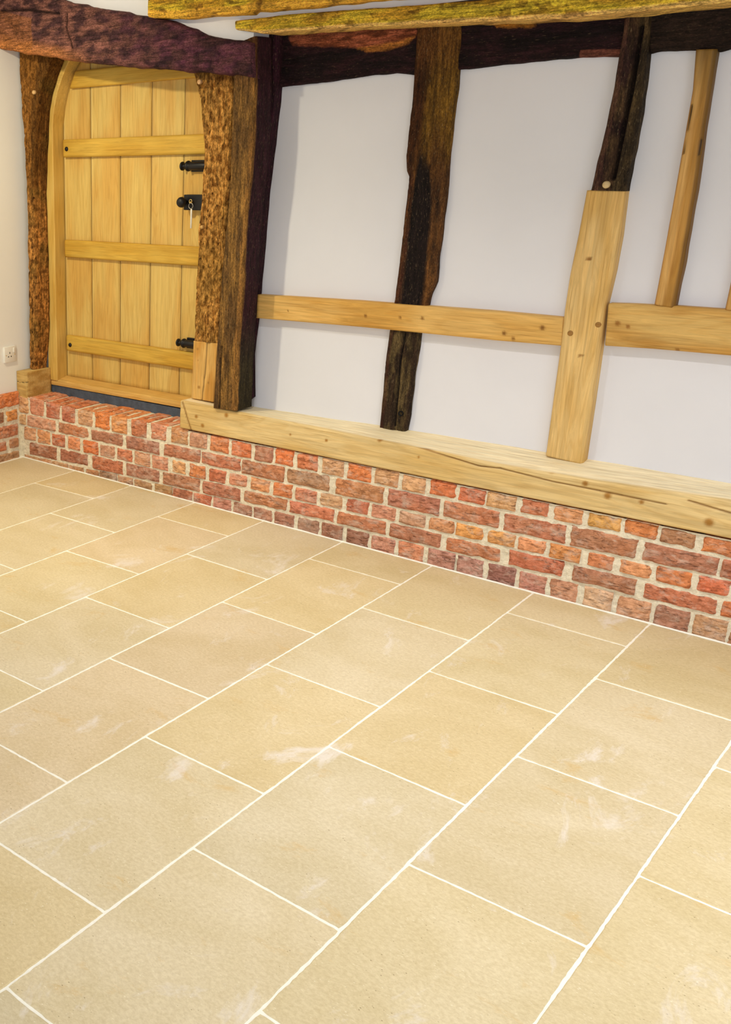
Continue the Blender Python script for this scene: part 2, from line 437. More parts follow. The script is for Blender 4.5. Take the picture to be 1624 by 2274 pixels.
for s in range(-2, 13):
    ys = []
    for k in range(-1, 12):
        m_ = CR.get((s, k)) if k >= 0 else None
        base = -(OFF.get(s, 0.25+0.305*(s % 2))+k*TL)
        l, r = (m_ if m_ else (None, None))
        if l is None and r is None: l = r = base
        elif l is None: l = r
        elif r is None: r = l
        ys.append((l, r))
    for k in range(len(ys)-1):
        (ta, tb), (ba, bb) = ys[k], ys[k+1]
        top = -0.009
        if k == 0: ta = tb = top+g
        if ba > -0.03: continue
        if ta < YF: break
        q = [(jx(s, ba)+g, ba+g), (jx(s+1, bb)-g, bb+g), (jx(s+1, tb)-g, tb-g), (jx(s, ta)+g, ta-g)]
        if q[1][0] <= -0.565: continue
        q = [(max(x, -0.562), max(y, YF+0.004)) for x, y in q]
        if q[2][1]-q[1][1] < 0.02 or q[1][0]-q[0][0] < 0.02: continue
        q = [(min(x, XR-0.005), y) for x, y in q]
        if q[1][0]-q[0][0] < 0.02: continue
        t = random.choice(tones); kx = random.uniform(0.91, 0.97); slab(q, (t[0]*kx, t[1]*kx, t[2]*kx), s*3.1+k*1.7)
b0 = len(V)
nx_, ny_ = 60, 60
for i in range(nx_+1):
    for j in range(ny_+1):
        x = lerp(XL-0.05, XR+0.05, i/nx_); y = lerp(YF-0.05, 0.03, j/ny_); V.append((x, y, -0.0016)); Cc.append((1, 1, 1))
for i in range(nx_):
    for j in range(ny_):
        F.append((b0+i*(ny_+1)+j, b0+(i+1)*(ny_+1)+j, b0+(i+1)*(ny_+1)+j+1, b0+i*(ny_+1)+j+1)); FM.append(1)
b0 = len(V); v_, f_ = boxvf(XL-0.05, XR+0.05, YF-0.05, 0.4, -0.12, -0.014); V += v_; Cc += [(1, 1, 1)]*8
F += [tuple(i+b0 for i in q) for q in f_]; FM += [1]*6
tag(obj('floor', V, F, STONE, Cc, smooth_=False, mats=[STONE, GROUT], fmat=FM, base=False), kind='structure')

def structure(name, V, F, mat, cols=None, smooth_=False):
    return tag(obj(name, V, F, mat, cols, smooth_=smooth_, base=False), kind='structure')
# timber-framed wall: plaster infill right of the doorway, plaster over the doorway, outer skin
def sheet(x0, x1, z0, z1, y, st=0.03, amp=0.002):
    nx, nz = max(1, int((x1-x0)/st)), max(1, int((z1-z0)/st)); V, F = [], []
    for i in range(nx+1):
        for j in range(nz+1):
            x = lerp(x0, x1, i/nx); z = lerp(z0, z1, j/nz); V.append((x, y+amp*FN(x*2.5, 3, z*2.5, 3), z))
    for i in range(nx):
        for j in range(nz):
            F.append((i*(nz+1)+j, (i+1)*(nz+1)+j, (i+1)*(nz+1)+j+1, i*(nz+1)+j+1))
    return V, F
parts = [sheet(0.62, XR, 0.40, CEIL, YP), sheet(XL, 0.62, 2.10, CEIL, YP), 
         boxvf(0.62, XR, YP+0.004, 0.40, 0.30, CEIL), boxvf(XL-0.1, 0.62, YP+0.004, 0.40, 2.22, CEIL)]
structure('wall_back', *join(*parts), PLASTER, smooth_=False)
structure('wall_over_beams', *join(boxvf(XL, 0.15, 0.0, 0.16, 2.17, CEIL), boxvf(0.15, 0.52, 0.0, 0.16, 2.08, CEIL), boxvf(0.52, 0.885, 0.0, 0.16, 2.0, CEIL), boxvf(0.885, XR, 0.0, 0.16, 2.06, CEIL)), INFILL)
structure('wall_left', *join(boxvf(XL-0.2, XL, YF, 0.36, 0.36, CEIL), boxvf(XL-0.2, XL-0.005, YF, 0.45, -0.1, 0.36)), PLASTER_CREAM)
structure('ceiling', *boxvf(XL-0.2, XR+0.2, YF-0.2, 0.42, CEIL, CEIL+0.15), CEILM)
# unseen side and camera-end walls; window openings added for the fill lights
def wall_with_hole(along, fixed, thick, a0, a1, h0, h1, z0, z1):
    P = []
    for (p, q, r, s_) in ((a0, h0, 0, CEIL), (h1, a1, 0, CEIL), (h0, h1, 0, z0), (h0, h1, z1, CEIL)):
        if along == 'x': P.append(boxvf(p, q, min(fixed, fixed+thick), max(fixed, fixed+thick), r, s_))
        else: P.append(boxvf(min(fixed, fixed+thick), max(fixed, fixed+thick), p, q, r, s_))
    return join(*P)
structure('wall_front', *wall_with_hole('x', YF, -0.2, XL-0.2, XR+0.2, 1.9, 4.7, 0.65, 2.05), PLASTER)
structure('wall_right', *wall_with_hole('y', XR, 0.2, YF, 0.42, -4.3, -1.9, 0.65, 2.0), PLASTER)
FRW = simple('window_frame_paint', (0.75, 0.74, 0.7), 0.4, 0.4)
def window(name, along, fixed, h0, h1, z0, z1):
    P = []; d = 0.05; bars = [(h0, h0+.05, z0, z1), (h1-.05, h1, z0, z1), (h0, h1, z0, z0+.05), (h0, h1, z1-.05, z1)]
    for k in (1, 2): c_ = lerp(h0, h1, k/3); bars.append((c_-.025, c_+.025, z0, z1))
    for a, b, c_, e in bars:
        P.append(boxvf(a, b, fixed-d, fixed, c_, e) if along == 'x' else boxvf(fixed, fixed+d, a, b, c_, e))
    o = structure(name, *join(*P), FRW)
structure_w = [window('window_1', 'x', YF-0.08, 1.9, 4.7, 0.65, 2.05), window('window_2', 'y', XR+0.08, -4.3, -1.9, 0.65, 2.0)]

# ------------------------------------------------------------------ brick plinth
BC = {k: mix(srgb(*v), srgb(224, 180, 140), 0.24) for k, v in dict(pink=(198, 135, 112), red=(184, 92, 66), tanpink=(206, 152, 116), orange=(214, 112, 48), orangetan=(206, 138, 88),
      tanred=(190, 132, 96), redorange=(202, 108, 66), orangered=(206, 98, 52), purple=(152, 94, 84), tan=(204, 164, 114), pinkorange=(214, 142, 98),
      ochre=(214, 148, 72), brown=(166, 112, 74), pinktan=(196, 154, 126), brownred=(166, 100, 74), purplered=(166, 94, 78), redbrown=(176, 96, 66),
      purplebrown=(150, 94, 74), brownpurple=(152, 102, 82), ochreorange=(214, 134, 66), redpink=(198, 112, 84), darkred=(144, 78, 62), dull=(158, 118, 82),
      dark=(118, 78, 62), purplepink=(176, 120, 110), purplegrey=(140, 104, 92), darkpurple=(124, 68, 70), paletan=(206, 172, 136), tanbrown=(182, 140, 100)).items()}
ROWS = [[(-0.6, -0.512, 'tan'), (-0.499, -0.388, 'pink'), (-0.372, -0.267, 'red'), (-0.251, -0.152, 'red'), (-0.131, -0.029, 'tanpink'), (-0.009, 0.093, 'orange'), (0.107, 0.211, 'orangetan'), (0.241, 0.339, 'red'), (0.366, 0.465, 'pink'), (0.493, 0.595, 'tanred'), (0.605, 0.71, 'pink'), (0.729, 0.834, 'redorange'), (0.85, 0.957, 'orangered'), (0.975, 1.072, 'purple'), (1.085, 1.18, 'orange'), (1.198, 1.295, 'red'), (1.321, 1.424, 'tanpink'), (1.441, 1.548, 'orange'), (1.565, 1.671, 'tanpink'), (1.688, 1.782, 'tan'), (1.804, 1.908, 'orangered'), (1.922, 2.023, 'orangered'), (2.032, 2.137, 'tan'), (2.161, 2.257, 'red'), (2.276, 2.375, 'pinkorange'), (2.393, 2.503, 'ochre'), (2.513, 2.617, 'orange'), (2.625, 2.731, 'brown'), (2.753, 2.858, 'orange')], [(-0.59, -0.536, 'tan'), (-0.523, -0.304, 'pinktan'), (-0.279, -0.057, 'brownred'), (-0.039, 0.183, 'purple'), (0.206, 0.42, 'purple'), (0.451, 0.669, 'purplered'), (0.678, 0.902, 'redbrown'), (0.908, 1.137, 'purplebrown'), (1.148, 1.364, 'brownpurple'), (1.392, 1.61, 'brown'), (1.635, 1.851, 'purplered'), (1.867, 2.087, 'redbrown'), (2.102, 2.33, 'redbrown'), (2.344, 2.564, 'purplebrown'), (2.586, 2.808, 'purplered'), (2.819, 2.987, 'redbrown')], [(-0.553, -0.456, 'tanpink'), (-0.446, -0.344, 'pinkorange'), (-0.332, -0.23, 'red'), (-0.208, -0.119, 'pinkorange'), (-0.094, 0.01, 'orange'), (0.025, 0.127, 'pink'), (0.141, 0.248, 'red'), (0.262, 0.36, 'tanpink'), (0.376, 0.476, 'pink'), (0.502, 0.591, 'tan'), (0.609, 0.706, 'orange'), (0.725, 0.826, 'red'), (0.84, 0.942, 'pink'), (0.96, 1.063, 'pinkorange'), (1.081, 1.182, 'orange'), (1.197, 1.303, 'redpink'), (1.321, 1.428, 'pinktan'), (1.447, 1.551, 'red'), (1.563, 1.674, 'pink'), (1.685, 1.8, 'pinktan'), (1.814, 1.92, 'pinkorange'), (1.927, 2.032, 'ochre'), (2.049, 2.156, 'ochre'), (2.165, 2.265, 'pinkorange'), (2.28, 2.389, 'ochreorange'), (2.413, 2.499, 'redorange'), (2.519, 2.622, 'pinkorange'), (2.635, 2.746, 'orange'), (2.761, 2.853, 'orangered'), (2.867, 2.985, 'red')], [(-0.512, -0.298, 'darkred'), (-0.27, -0.062, 'darkred'), (-0.035, 0.181, 'redbrown'), (0.206, 0.422, 'purple'), (0.446, 0.674, 'brownpurple'), (0.691, 0.904, 'purplered'), (0.927, 1.159, 'brown'), (1.17, 1.394, 'redpink'), (1.41, 1.633, 'red'), (1.651, 1.869, 'purplered'), (1.892, 2.107, 'redbrown'), (2.14, 2.337, 'red'), (2.372, 2.582, 'darkred'), (2.605, 2.83, 'red'), (2.842, 3.031, 'orangered')], [(-0.552, -0.211, 'dull'), (-0.205, -0.093, 'dull'), (-0.081, 0.015, 'dull'), (0.021, 0.141, 'dark'), (0.15, 0.251, 'dull'), (0.26, 0.378, 'dull'), (0.396, 0.505, 'dull'), (0.51, 0.631, 'darkred'), (0.636, 0.745, 'red'), (0.752, 0.86, 'purplepink'), (0.867, 0.976, 'purple'), (0.983, 1.084, 'purple'), (1.097, 1.199, 'purple'), (1.218, 1.327, 'purplegrey'), (1.342, 1.442, 'darkpurple'), (1.458, 1.563, 'darkpurple'), (1.573, 1.683, 'purplepink'), (1.695, 1.806, 'redpink'), (1.826, 1.937, 'purplepink'), (1.946, 2.051, 'purplepink'), (2.067, 2.173, 'darkpurple'), (2.186, 2.29, 'purplepink'), (2.298, 2.398, 'pink'), (2.419, 2.518, 'paletan'), (2.533, 2.641, 'pink'), (2.653, 2.76, 'purple'), (2.771, 2.873, 'tanbrown'), (2.878, 2.973, 'brown')]]
J = [[(-.6, .350), (-.3, .336), (.5, .345), (1.3, .352), (2.9, .357)],
     [(-.6, .248), (0, .252), (.5, .262), (1.39, .277), (2.4, .292), (2.9, .290)],
     [(-.6, .178), (0, .182), (.5, .190), (1.37, .198), (2.4, .210), (2.9, .218)],
     [(-.6, .095), (0, .108), (.5, .116), (1.38, .131), (2.4, .147), (2.9, .150)],
     [(-.6, .014), (0, .032), (.5, .046), (1.45, .068), (2.6, .078), (2.9, .08)],
     [(-.6, -.02), (2.9, -.02)]]
def brick_block(x0, x1, zt, zb, y0, y1, col, sd, V, F, Cc, plane='y', rough=0.0042, topgroove=False):
    """one handmade brick, front face and returns roughened; zt / zb give the top and bottom at x"""
    st = 0.0065
    nx = max(3, int((x1-x0)/st)); h = zt((x0+x1)/2)-zb((x0+x1)/2)
    if h < 0.012: return
    nz = max(2, int(h/st)); nd_ = max(2, int((y1-y0)/0.012)) if topgroove else 2
    rows = [('f', j) for j in range(nz+1)]+[('t', k) for k in range(1, nd_+1)]
    start = len(V); rl = nx+1
    jx0, jx1, jt, jb = (random.uniform(-.0025, .0025) for _ in range(4))
    tone2 = mix(col, random.choice((BC['orange'], BC['purple'], BC['tanpink'])), 0.28)
    for kind, q in rows:
        for i in range(nx+1):
            u = i/nx; x = lerp(x0+jx0, x1+jx1, u); lo = zb(x)+jb; hi = zt(x)+jt
            if kind == 'f':
                v = q/nz; z = lerp(lo, hi, v); dz = min(z-lo, hi-z); dx = min(x-x0, x1-x)
                e = min(max(dx, 0), max(dz, 0)); y = y0
                if e < 0.009: y += (0.009-e)**2*110+0.001
                y -= rough*0.7*FN(x*34+sd, sd, z*60, 4)
                cz = FN(x*16+sd*2, 9, z*55, 3)
                if cz > 0.3: y += 0.004*min(1, (cz-0.3)*3)
                z += 0.0028*FN(x*18, sd+4, z*30, 4); xx = x+0.0034*FN(x*20, sd+8, z*40, 4)
            else:
                v = q/nd_; y = lerp(y0+0.006, y1, v); z = hi-0.001; xx = x+0.003*N(y*30, sd, 1)
                if topgroove:
                    z += 0.002*FN(x*40, y*20, sd, 3)
                    du = abs(u-0.5-0.1*N(y*30, sd, 3))
                    gr_ = 0.24 < v < 0.86 and du < 0.15
                    if gr_: z -= 0.012*(1-du/0.15)
                    ed = min(u, 1-u); z -= 0.003*clamp(1-ed/0.10)
            t = smooth(-0.3, 0.5, FN(x*9+sd, z*9, sd, 3)); c_ = mix(col, tone2, t)
            if topgroove and kind == 't': c_ = mix(c_, srgb(214, 128, 74), 0.45)
            if topgroove and kind == 't' and gr_: c_ = mix(c_, srgb(96, 46, 26), 0.8*(1-du/0.15))  # shade in the gouge painted into the brick colour
            V.append((xx, y, z) if plane == 'y' else (-0.57-(y-y0)*1.0 if False else XB-(y-y0), -xx, z)); Cc.append(c_)
    nr = len(rows)
    for r in range(nr-1):
        for i in range(nx): F.append((start+r*rl+i, start+r*rl+i+1, start+(r+1)*rl+i+1, start+(r+1)*rl+i))
    # returns at both ends, underside and back
    back = []
    for (r, i) in ((0, 0), (0, nx)):
        v = V[start+r*rl+i]
        V.append((v[0], y1, v[2]) if plane == 'y' else (XB-(y1-y0), v[1], v[2])); Cc.append(col); back.append(len(V)-1)
    L_ = [start+r*rl for r in range(nr)]; R_ = [start+r*rl+nx for r in range(nr)]
    F.append(tuple([back[0]]+L_)); F.append(tuple(reversed([back[1]]+R_)))
    F.append(tuple([back[1]]+[start+i for i in range(nx, -1, -1)]+[back[0]]))
    F.append((back[0], start+(nr-1)*rl)+tuple(start+(nr-1)*rl+i for i in range(1, nx+1))+(back[1],))
XB = -0.57
V, F, Cc = [], [], []
LEDGE_END = 0.56
for ri, row in enumerate(ROWS):
    row = list(row); x = row[-1][1]+0.014; per = 0.105 if ri % 2 == 0 else 0.218
    while x < XR-0.02:
        row.append((x, min(x+per, XR), random.choice(['pink', 'red', 'orange', 'tanpink', 'purplered', 'redbrown']))); x += per+0.015
    for k, (x0, x1, cn) in enumerate(row):
        x0 = max(x0, -0.60)
        mt = 0.004; top = J[ri]; bot = J[ri+1]
        led = ri == 0 and x1 < LEDGE_END+0.06
        zt = (lambda x_, t_=top, d=(0 if ri == 0 else mt): interp(t_, x_)-d)
        if ri == 0 and not led: zt = (lambda x_, t_=top: interp(t_, x_)-0.004)
        zb = (lambda x_, t_=bot: interp(t_, x_)+mt)
        cc = BC[cn]; cc = tuple(v*random.uniform(.93, 1.07) for v in cc)
        brick_block(x0, x1, zt, zb, 0.0+random.uniform(-.002, .003), 0.205 if ri == 0 else 0.10, cc, ri*13.7+k*2.3, V, F, Cc, topgroove=led)
nb = len(F)
# mortar: rough bed behind and between the bricks, and between the upright bricks of the door step
def mortar_sheet(x0, x1, zf0, zf1, yf, plane='y', st=0.007, sd=0.0, y0=0.0):
    nx = int((x1-x0)/st); nz = int(0.36/st); V, F = [], []
    for i in range(nx+1):
        for j in range(nz+1):
            x = lerp(x0, x1, i/nx); z = lerp(zf0(x), zf1(x), j/nz); d = yf+0.0030*FN(x*32+sd, 5, z*32, 4)+0.002*N(x*9, 2, z*9)
            V.append((x, d, z) if plane == 'y' else (XB-d, -x, z))
    for i in range(nx):
        for j in range(nz): F.append((i*(nz+1)+j, (i+1)*(nz+1)+j, (i+1)*(nz+1)+j+1, i*(nz+1)+j+1))
    return V, F
mv, mf = mortar_sheet(-0.60, XR, lambda x: -0.015, lambda x: interp(J[0], x)-0.003, 0.0095)
o_ = len(V); V += mv; F += [tuple(i+o_ for i in q) for q in mf]; Cc += [(1, 1, 1)]*len(mv)
nx, ny = 150, 20; tv, tf = [], []
for i in range(nx+1):
    for j in range(ny+1):
        x = lerp(-0.6, 0.62, i/nx); y = lerp(0.006, 0.205, j/ny)
        tv.append((x, y, interp(J[0], x)-0.0065+0.003*FN(x*40, y*25, 1, 3)))
for i in range(nx):
    for j in range(ny): tf.append((i*(ny+1)+j, (i+1)*(ny+1)+j, (i+1)*(ny+1)+j+1, i*(ny+1)+j+1))
for pv, pf in ((tv, tf), boxvf(-0.62, XR, 0.02, 0.40, -0.1, 0.325)):
    o_ = len(V); V += pv; F += [tuple(i+o_ for i in q) for q in pf]; Cc += [(1, 1, 1)]*len(pv)
tag(obj('wall_plinth', V, F, BRICK, Cc, smooth_=False, mats=[BRICK, MORTAR], fmat=[0]*nb+[1]*(len(F)-nb), base=False), kind='structure')

tv, tf = [], []
nb_ = 560
for i in range(nb_+1):
    x = lerp(-0.57, XR, i/nb_); r = 0.0042+0.0016*FN(x*14, 2, 2, 3)
    for k in range(6):
        a = math.pi*0.5*k/5; tv.append((x, -0.002-r*1.3*math.cos(a)+0.0012*N(x*30, k, 1), -0.001+r*math.sin(a)))
for i in range(nb_):
    for k in range(5): tf.append((i*6+k, (i+1)*6+k, (i+1)*6+k+1, i*6+k+1))
tag(obj('trim_1', tv, tf, GROUT, None, base=False), kind='structure')
# brick plinth of the side wall
V, F, Cc = [], [], []
LJ = [0.372, 0.285, 0.205, 0.118, 0.045, -0.02]
near = [[(0.0, 0.20, 'orange')], [(0.015, 0.095, 'ochre'), (0.115, 0.33, 'dark')], [(0.015, 0.22, 'redbrown')], [(0.012, 0.085, 'brown'), (0.105, 0.30, 'redbrown')], [(0.01, 0.21, 'dull')]]
for ri in range(5):
    row = list(near[ri]); x = row[-1][1]+0.016
    while x < -YF-0.05:
        per = 0.105 if ri % 2 == 0 else 0.218
        row.append((x, x+per, random.choice(['red', 'orange', 'brown', 'ochre', 'purplered', 'redbrown']))); x += per+0.018
    for k, (x0, x1, cn) in enumerate(row):
        if x0 > 2.2: continue
        brick_block(x0, x1, lambda x_, q=LJ[ri]-(0.001 if ri == 0 else 0.009): q, lambda x_, q=LJ[ri+1]+0.009: q, 0.0, 0.1, BC[cn], 70+ri*5.1+k, V, F, Cc, plane='x')
nb = len(F)
mv, mf = mortar_sheet(-0.02, 2.3, lambda x: -0.015, lambda x: 0.368, 0.009, 'x', sd=3)
for pv, pf in ((mv, mf), boxvf(-0.72, -0.585, YF, 0.03, -0.1, 0.366)):
    o_ = len(V); V += pv; F += [tuple(i+o_ for i in q) for q in pf]; Cc += [(1, 1, 1)]*len(pv)
tag(obj('wall_left_plinth', V, F, BRICK, Cc, smooth_=False, mats=[BRICK, MORTAR], fmat=[0]*nb+[1]*(len(F)-nb), base=False), kind='structure')

# ================================================================== TIMBERS
def knots(base, ks, kc=srgb(138, 92, 38)):
    """ks: (x, z, radius) in metres"""
    def f(x, z, u, t, s):
        c = base(x, z, u, t, s)
        if s == 'f':
            for kx, kz, kr in ks:
                d = math.hypot(x-kx, z-kz)/kr
                if d < 1.6: c = mix(kc, c, smooth(0.5, 1.6, d))
        return c
    return f
def wood(c1, c2, sc=4.0, seed=0.0, ax='z', lo=-0.4, hi=0.5):
    def f(x, z, u, t, s):
        k = FN(x*sc*(3 if ax == 'z' else 1)+seed, seed, z*sc*(1 if ax == 'z' else 3), 3)
        return mix(c1, c2, smooth(lo, hi, k))
    return f
NO1, NO2 = srgb(226, 188, 118), srgb(212, 164, 88)        # new oak
# sill beam over the plinth -------------------------------------------------
SB = [(0.553, .352), (1.3, .3545), (1.9, .357), (2.8, .361), (5.2, .362)]
SF = [(0.553, .487), (0.80, .483), (.956, .480), (1.32, .477), (1.63, .471), (2.096, .463), (2.39, .470), (2.81, .488), (5.2, .49)]
ST = [(0.553, .480), (.88, .472), (1.18, .477), (1.48, .487), (1.97, .4955), (2.53, .4985), (5.2, .50)]
sk = knots(wood(srgb(228, 200, 142), srgb(218, 184, 118), 2.5, 4, 'x'),
     [(x, z, r) for (x, z), r in zip([(0.8219, 0.4571), (0.6508, 0.4236), (0.6888, 0.3865), (2.2505, 0.4799), (2.3692, 0.4537), (2.4474, 0.4256), (2.5549, 0.4264), (2.7614, 0.4023), (1.578, 0.4755), (1.7498, 0.4341), (1.3385, 0.4295), (1.1622, 0.4246)],
      (.010, .008, .009, .012, .009, .011, .007, .013, .010, .005, .006, .005))], srgb(172, 122, 54))
V, F, Cc = [], [], []
n = int((XR-0.556)/0.006)
for i in range(n+1):
    x = lerp(0.556, XR, i/n); zb, zf, zt = interp(SB, x), interp(SF, x), interp(ST, x)
    row = []
    nf = 40
    for k in range(nf+1):
        crk = 0; v = k/nf; z = lerp(zb, zf, v); y = -0.004-0.0018*FN(x*4, 2, z*30, 3)
        dd = min(z-zb, zf-z)
        if dd < 0.007: y += (0.007-math.sqrt(max(0, 0.007**2-(0.007-dd)**2)))
        for pl, cw in (([(1.4695, 0.4966), (1.6886, 0.4783), (1.9901, 0.4441), (2.0677, 0.4505), (2.2639, 0.4385), (2.4163, 0.4371), (2.4894, 0.4364), (2.6296, 0.4351)], .0024), ([(2.6925, 0.4619), (2.8166, 0.4465)], .003), ([(0.5665, 0.4799), (0.6241, 0.343)], .004)):
            for p, q in zip(pl, pl[1:]):
                ex, ez = q[0]-p[0], q[1]-p[1]; tt = clamp(((x-p[0])*ex+(z-p[1])*ez)/(ex*ex+ez*ez))
                d = math.hypot(x-p[0]-ex*tt, z-p[1]-ez*tt)
                if d < cw*1.5: y += 0.006*(1-d/(cw*1.5)); crk = max(crk, 1-d/(cw*1.5))
        c_ = mix(sk(x, z, v, 0, 'f'), srgb(146, 102, 48), min(.9, crk*1.1))  # crack shade painted on so the shallow groove shows
        row.append((x, y, z)); Cc.append(c_)
    for k in range(1, 13):
        v = k/12; row.append((x, lerp(0.003, YP+0.03, v), lerp(zf, zt, min(1, v*1.15))+0.0015*FN(x*6, v*8, 3, 3))); Cc.append(mix(sk(x, zf, 1, 0, 't'), srgb(252, 240, 206), 0.75))  # top face painted paler than the front, its light put into the colour
    row.append((x, YP+0.03, zb)); Cc.append(c_)
    rl = len(row); V += row
for i in range(n):
    for k in range(rl): F.append((i*rl+k, (i+1)*rl+k, (i+1)*rl+(k+1) % rl, i*rl+(k+1) % rl))
F.append(tuple(range(rl))); F.append(tuple(n*rl+k for k in range(rl))[::-1])
sill = obj('sill_beam', V, F, OAKX, Cc)
tag(sill, 'long pale new oak sill beam lying on the red brick plinth', 'beam')

def peg(x, z, y, r, parent, mat=OAKX, col=None, proud=0.006, name='peg'):
    Vp, Fp = lathe([(0.02, r), (-proud*0.6, r), (-proud, r*0.8)], 'y', (x, y, z), 14)
    pl = parent.location
    cols = [mix(col or srgb(176, 128, 70), srgb(120, 84, 44), random.random()*0.3)]*len(Vp)
    return obj(name, Vp, Fp, mat, cols, parent)

# rails ----------------------------------------------------------------------
k_ = knots(wood(srgb(226, 182, 106), srgb(212, 162, 80), 2.5, 9, 'x'), [(x, z, r) for (x, z), r in zip([(1.4035, 0.943), (1.555, 0.9491), (1.6474, 0.9538), (1.035, 0.9322), (1.9719, 0.9277), (2.0072, 0.9112), (2.1061, 0.9606)], (.006, .005, .006, .004, .007, .006, .008))])
rail = timber('wall_rail', [(0.8471, 0.988), (1.3742, 0.9991), (1.929, 1.0039), (2.1725, 1.0021)], [(0.8597, 0.8856), (1.3832, 0.8951), (1.9419, 0.8977), (2.1799, 0.9031)], 0.125, 0.05, OAKX, k_, amp=.0006, edge=.003, seed=3, along='x')
tag(rail, 'narrow new oak rail crossing in front of the charred leaning post', 'rail')
r2c = knots(wood(srgb(220, 180, 106), srgb(200, 152, 76), 3.5, 12, 'x'), [(x, z, r) for (x, z), r in zip([(2.3531, 0.9997), (2.3872, 0.9921), (2.5493, 0.928)], (.008, .006, .006))], srgb(156, 106, 44))
rail2 = timber('wall_rail', [(2.3146, 1.0642), (2.5196, 1.0715), (2.68, 1.0716), (2.8447, 1.0701)], [(2.3243, 0.9187), (2.4748, 0.9243), (2.7046, 0.9277), (2.8705, 0.9284)], 0.125, 0.05, OAKX, r2c, amp=.001, edge=.005, seed=13, along='x')
tag(rail2, 'deeper new oak rail under the slim studs, right of the spliced post', 'rail')

# middle old post, olive above, charred below ---------------------------------
char = [(1.587, 1.5809), (1.565, 1.5491), (1.5585, 1.4708), (1.5484, 1.388), (1.5539, 1.2019), (1.5466, 1.0447), (1.544, 0.9735), (1.627, 0.9804), (1.635, 1.1373), (1.6339, 1.3561), (1.627, 1.4381), (1.6024, 1.5356)]
def inpoly(x, z, P):
    c = False; j = len(P)-1
    for i in range(len(P)):
        if (P[i][1] > z) != (P[j][1] > z) and x < (P[j][0]-P[i][0])*(z-P[i][1])/(P[j][1]-P[i][1])+P[i][0]: c = not c
        j = i
    return c
def top_(b_, u, z):
    top = mix(b_, srgb(84, 54, 24), smooth(1.40, 1.56, z))
    return mix(top, srgb(70, 30, 22), .4) if u < 0.16 else top
def midcol(x, z, u, t, s):
    zb_ = smooth(1.50, 1.66, z+.10*FN(x*30, 2, z*2, 4))
    return mix(mid_low(x, z, u, t, s), mid_up(x, z, u), zb_)
def mid_up(x, z, u):
    if 1:
        k = smooth(0.15, 0.8, u+0.25*FN(x*14, 1, z*2, 3)); c = mix(srgb(62, 34, 14), srgb(112, 80, 26), k)
        return mix(c, srgb(104, 66, 30), smooth(1.80, 1.95, z)*0.6)
def mid_low(x, z, u, t, s):
    b_ = mix(srgb(96, 62, 30), srgb(62, 40, 24), smooth(-.4, .4, FN(x*30, 3, z*5, 3)))
    if z < 0.93: b_ = mix(srgb(88, 72, 44), srgb(48, 34, 22), smooth(-.35, .35, FN(x*30, 3, z*8, 4)))
    if s == 'f':
        wx = .005*FN(x*60, 5, z*14, 4); hit = sum(inpoly(x+wx+o, z, char) for o in (-.004, 0, .004))/3
        if hit: return mix(top_(b_, u, z), srgb(26, 17, 16), hit)
    return top_(b_, u, z)
post = timber('charred_post', [(1.5094, 2.0241), (1.5098, 1.9329), (1.5138, 1.7696), (1.5091, 1.6344), (1.5072, 1.5614), (1.5165, 1.5039), (1.5277, 1.4841), (1.5282, 1.4045), (1.5246, 1.2693), (1.521, 1.1309), (1.5158, 1.0247), (1.5044, 0.8978), (1.4989, 0.787), (1.4988, 0.637), (1.4963, 0.5315), (1.4966, 0.4831)],
    [(1.6788, 2.0093), (1.684, 1.92), (1.6842, 1.8145), (1.6827, 1.6917), (1.6821, 1.5581), (1.685, 1.4051), (1.6816, 1.273), (1.6809, 1.1464), (1.6774, 1.0948), (1.6637, 1.0507), (1.6556, 1.0047), (1.6354, 0.8931), (1.6299, 0.7987), (1.6276, 0.6697), (1.6235, 0.5567), (1.6154, 0.4792)],
    0.138, 0.04, OLDZ, midcol, amp=.005, edge=.012, wob=.002, seed=21, step=0.0033,
    cracks=[([(1.5756, 0.8866), (1.567, 0.7765), (1.568, 0.6655), (1.5696, 0.5049)], .005, .012)], pitd=.003)
tag(post, 'old leaning oak post, charred black down its middle, behind the mid rail', 'post')
v_, f_ = lathe([(0.004, .011), (-.003, .011), (-.002, .0075), (0.012, .006)], 'y', (*[(1.5901, 0.5596)][0][:1], 0.136, [(1.5901, 0.5596)][0][1]), 16)
obj('peg_hole', v_, f_, DARK, None, post)

# right hand spliced post -----------------------------------------------------
def dark2(x, z, u, t, s):
    c = mix(srgb(76, 56, 36), srgb(42, 24, 22), smooth(-.4, .4, FN(x*26, 8, z*9, 4)))
    if u < .22: c = mix(c, srgb(92, 60, 48), .5)
    if u > .6: c = mix(c, srgb(62, 58, 32), .35)
    return c
pt = timber('split_post', [(2.229, 1.9819), (2.2306, 1.8999), (2.229, 1.7925), (2.2222, 1.641), (2.2105, 1.5278), (2.2035, 1.4365)], [(2.3052, 1.9876), (2.3118, 1.8953), (2.3187, 1.7747), (2.3197, 1.6378), (2.3164, 1.5258), (2.3137, 1.4342)], 0.118, 0.055, OLDZ, dark2, amp=.004, edge=.012, seed=31, step=.0036,
    cracks=[([(2.2852, 1.9345), (2.2849, 1.8156), (2.2838, 1.7348), (2.2772, 1.6251), (2.2732, 1.5411), (2.2702, 1.4771)], .010, .03)], wob=.002)
tag(pt, 'short dark weathered post with a long black split, standing on the new oak post', 'post')
for px_, pz_, rr in ((*[(2.2537, 1.4555)][0], .012),):
    peg(px_, pz_, .118, rr, pt, OAKX, srgb(232, 206, 156), .012)
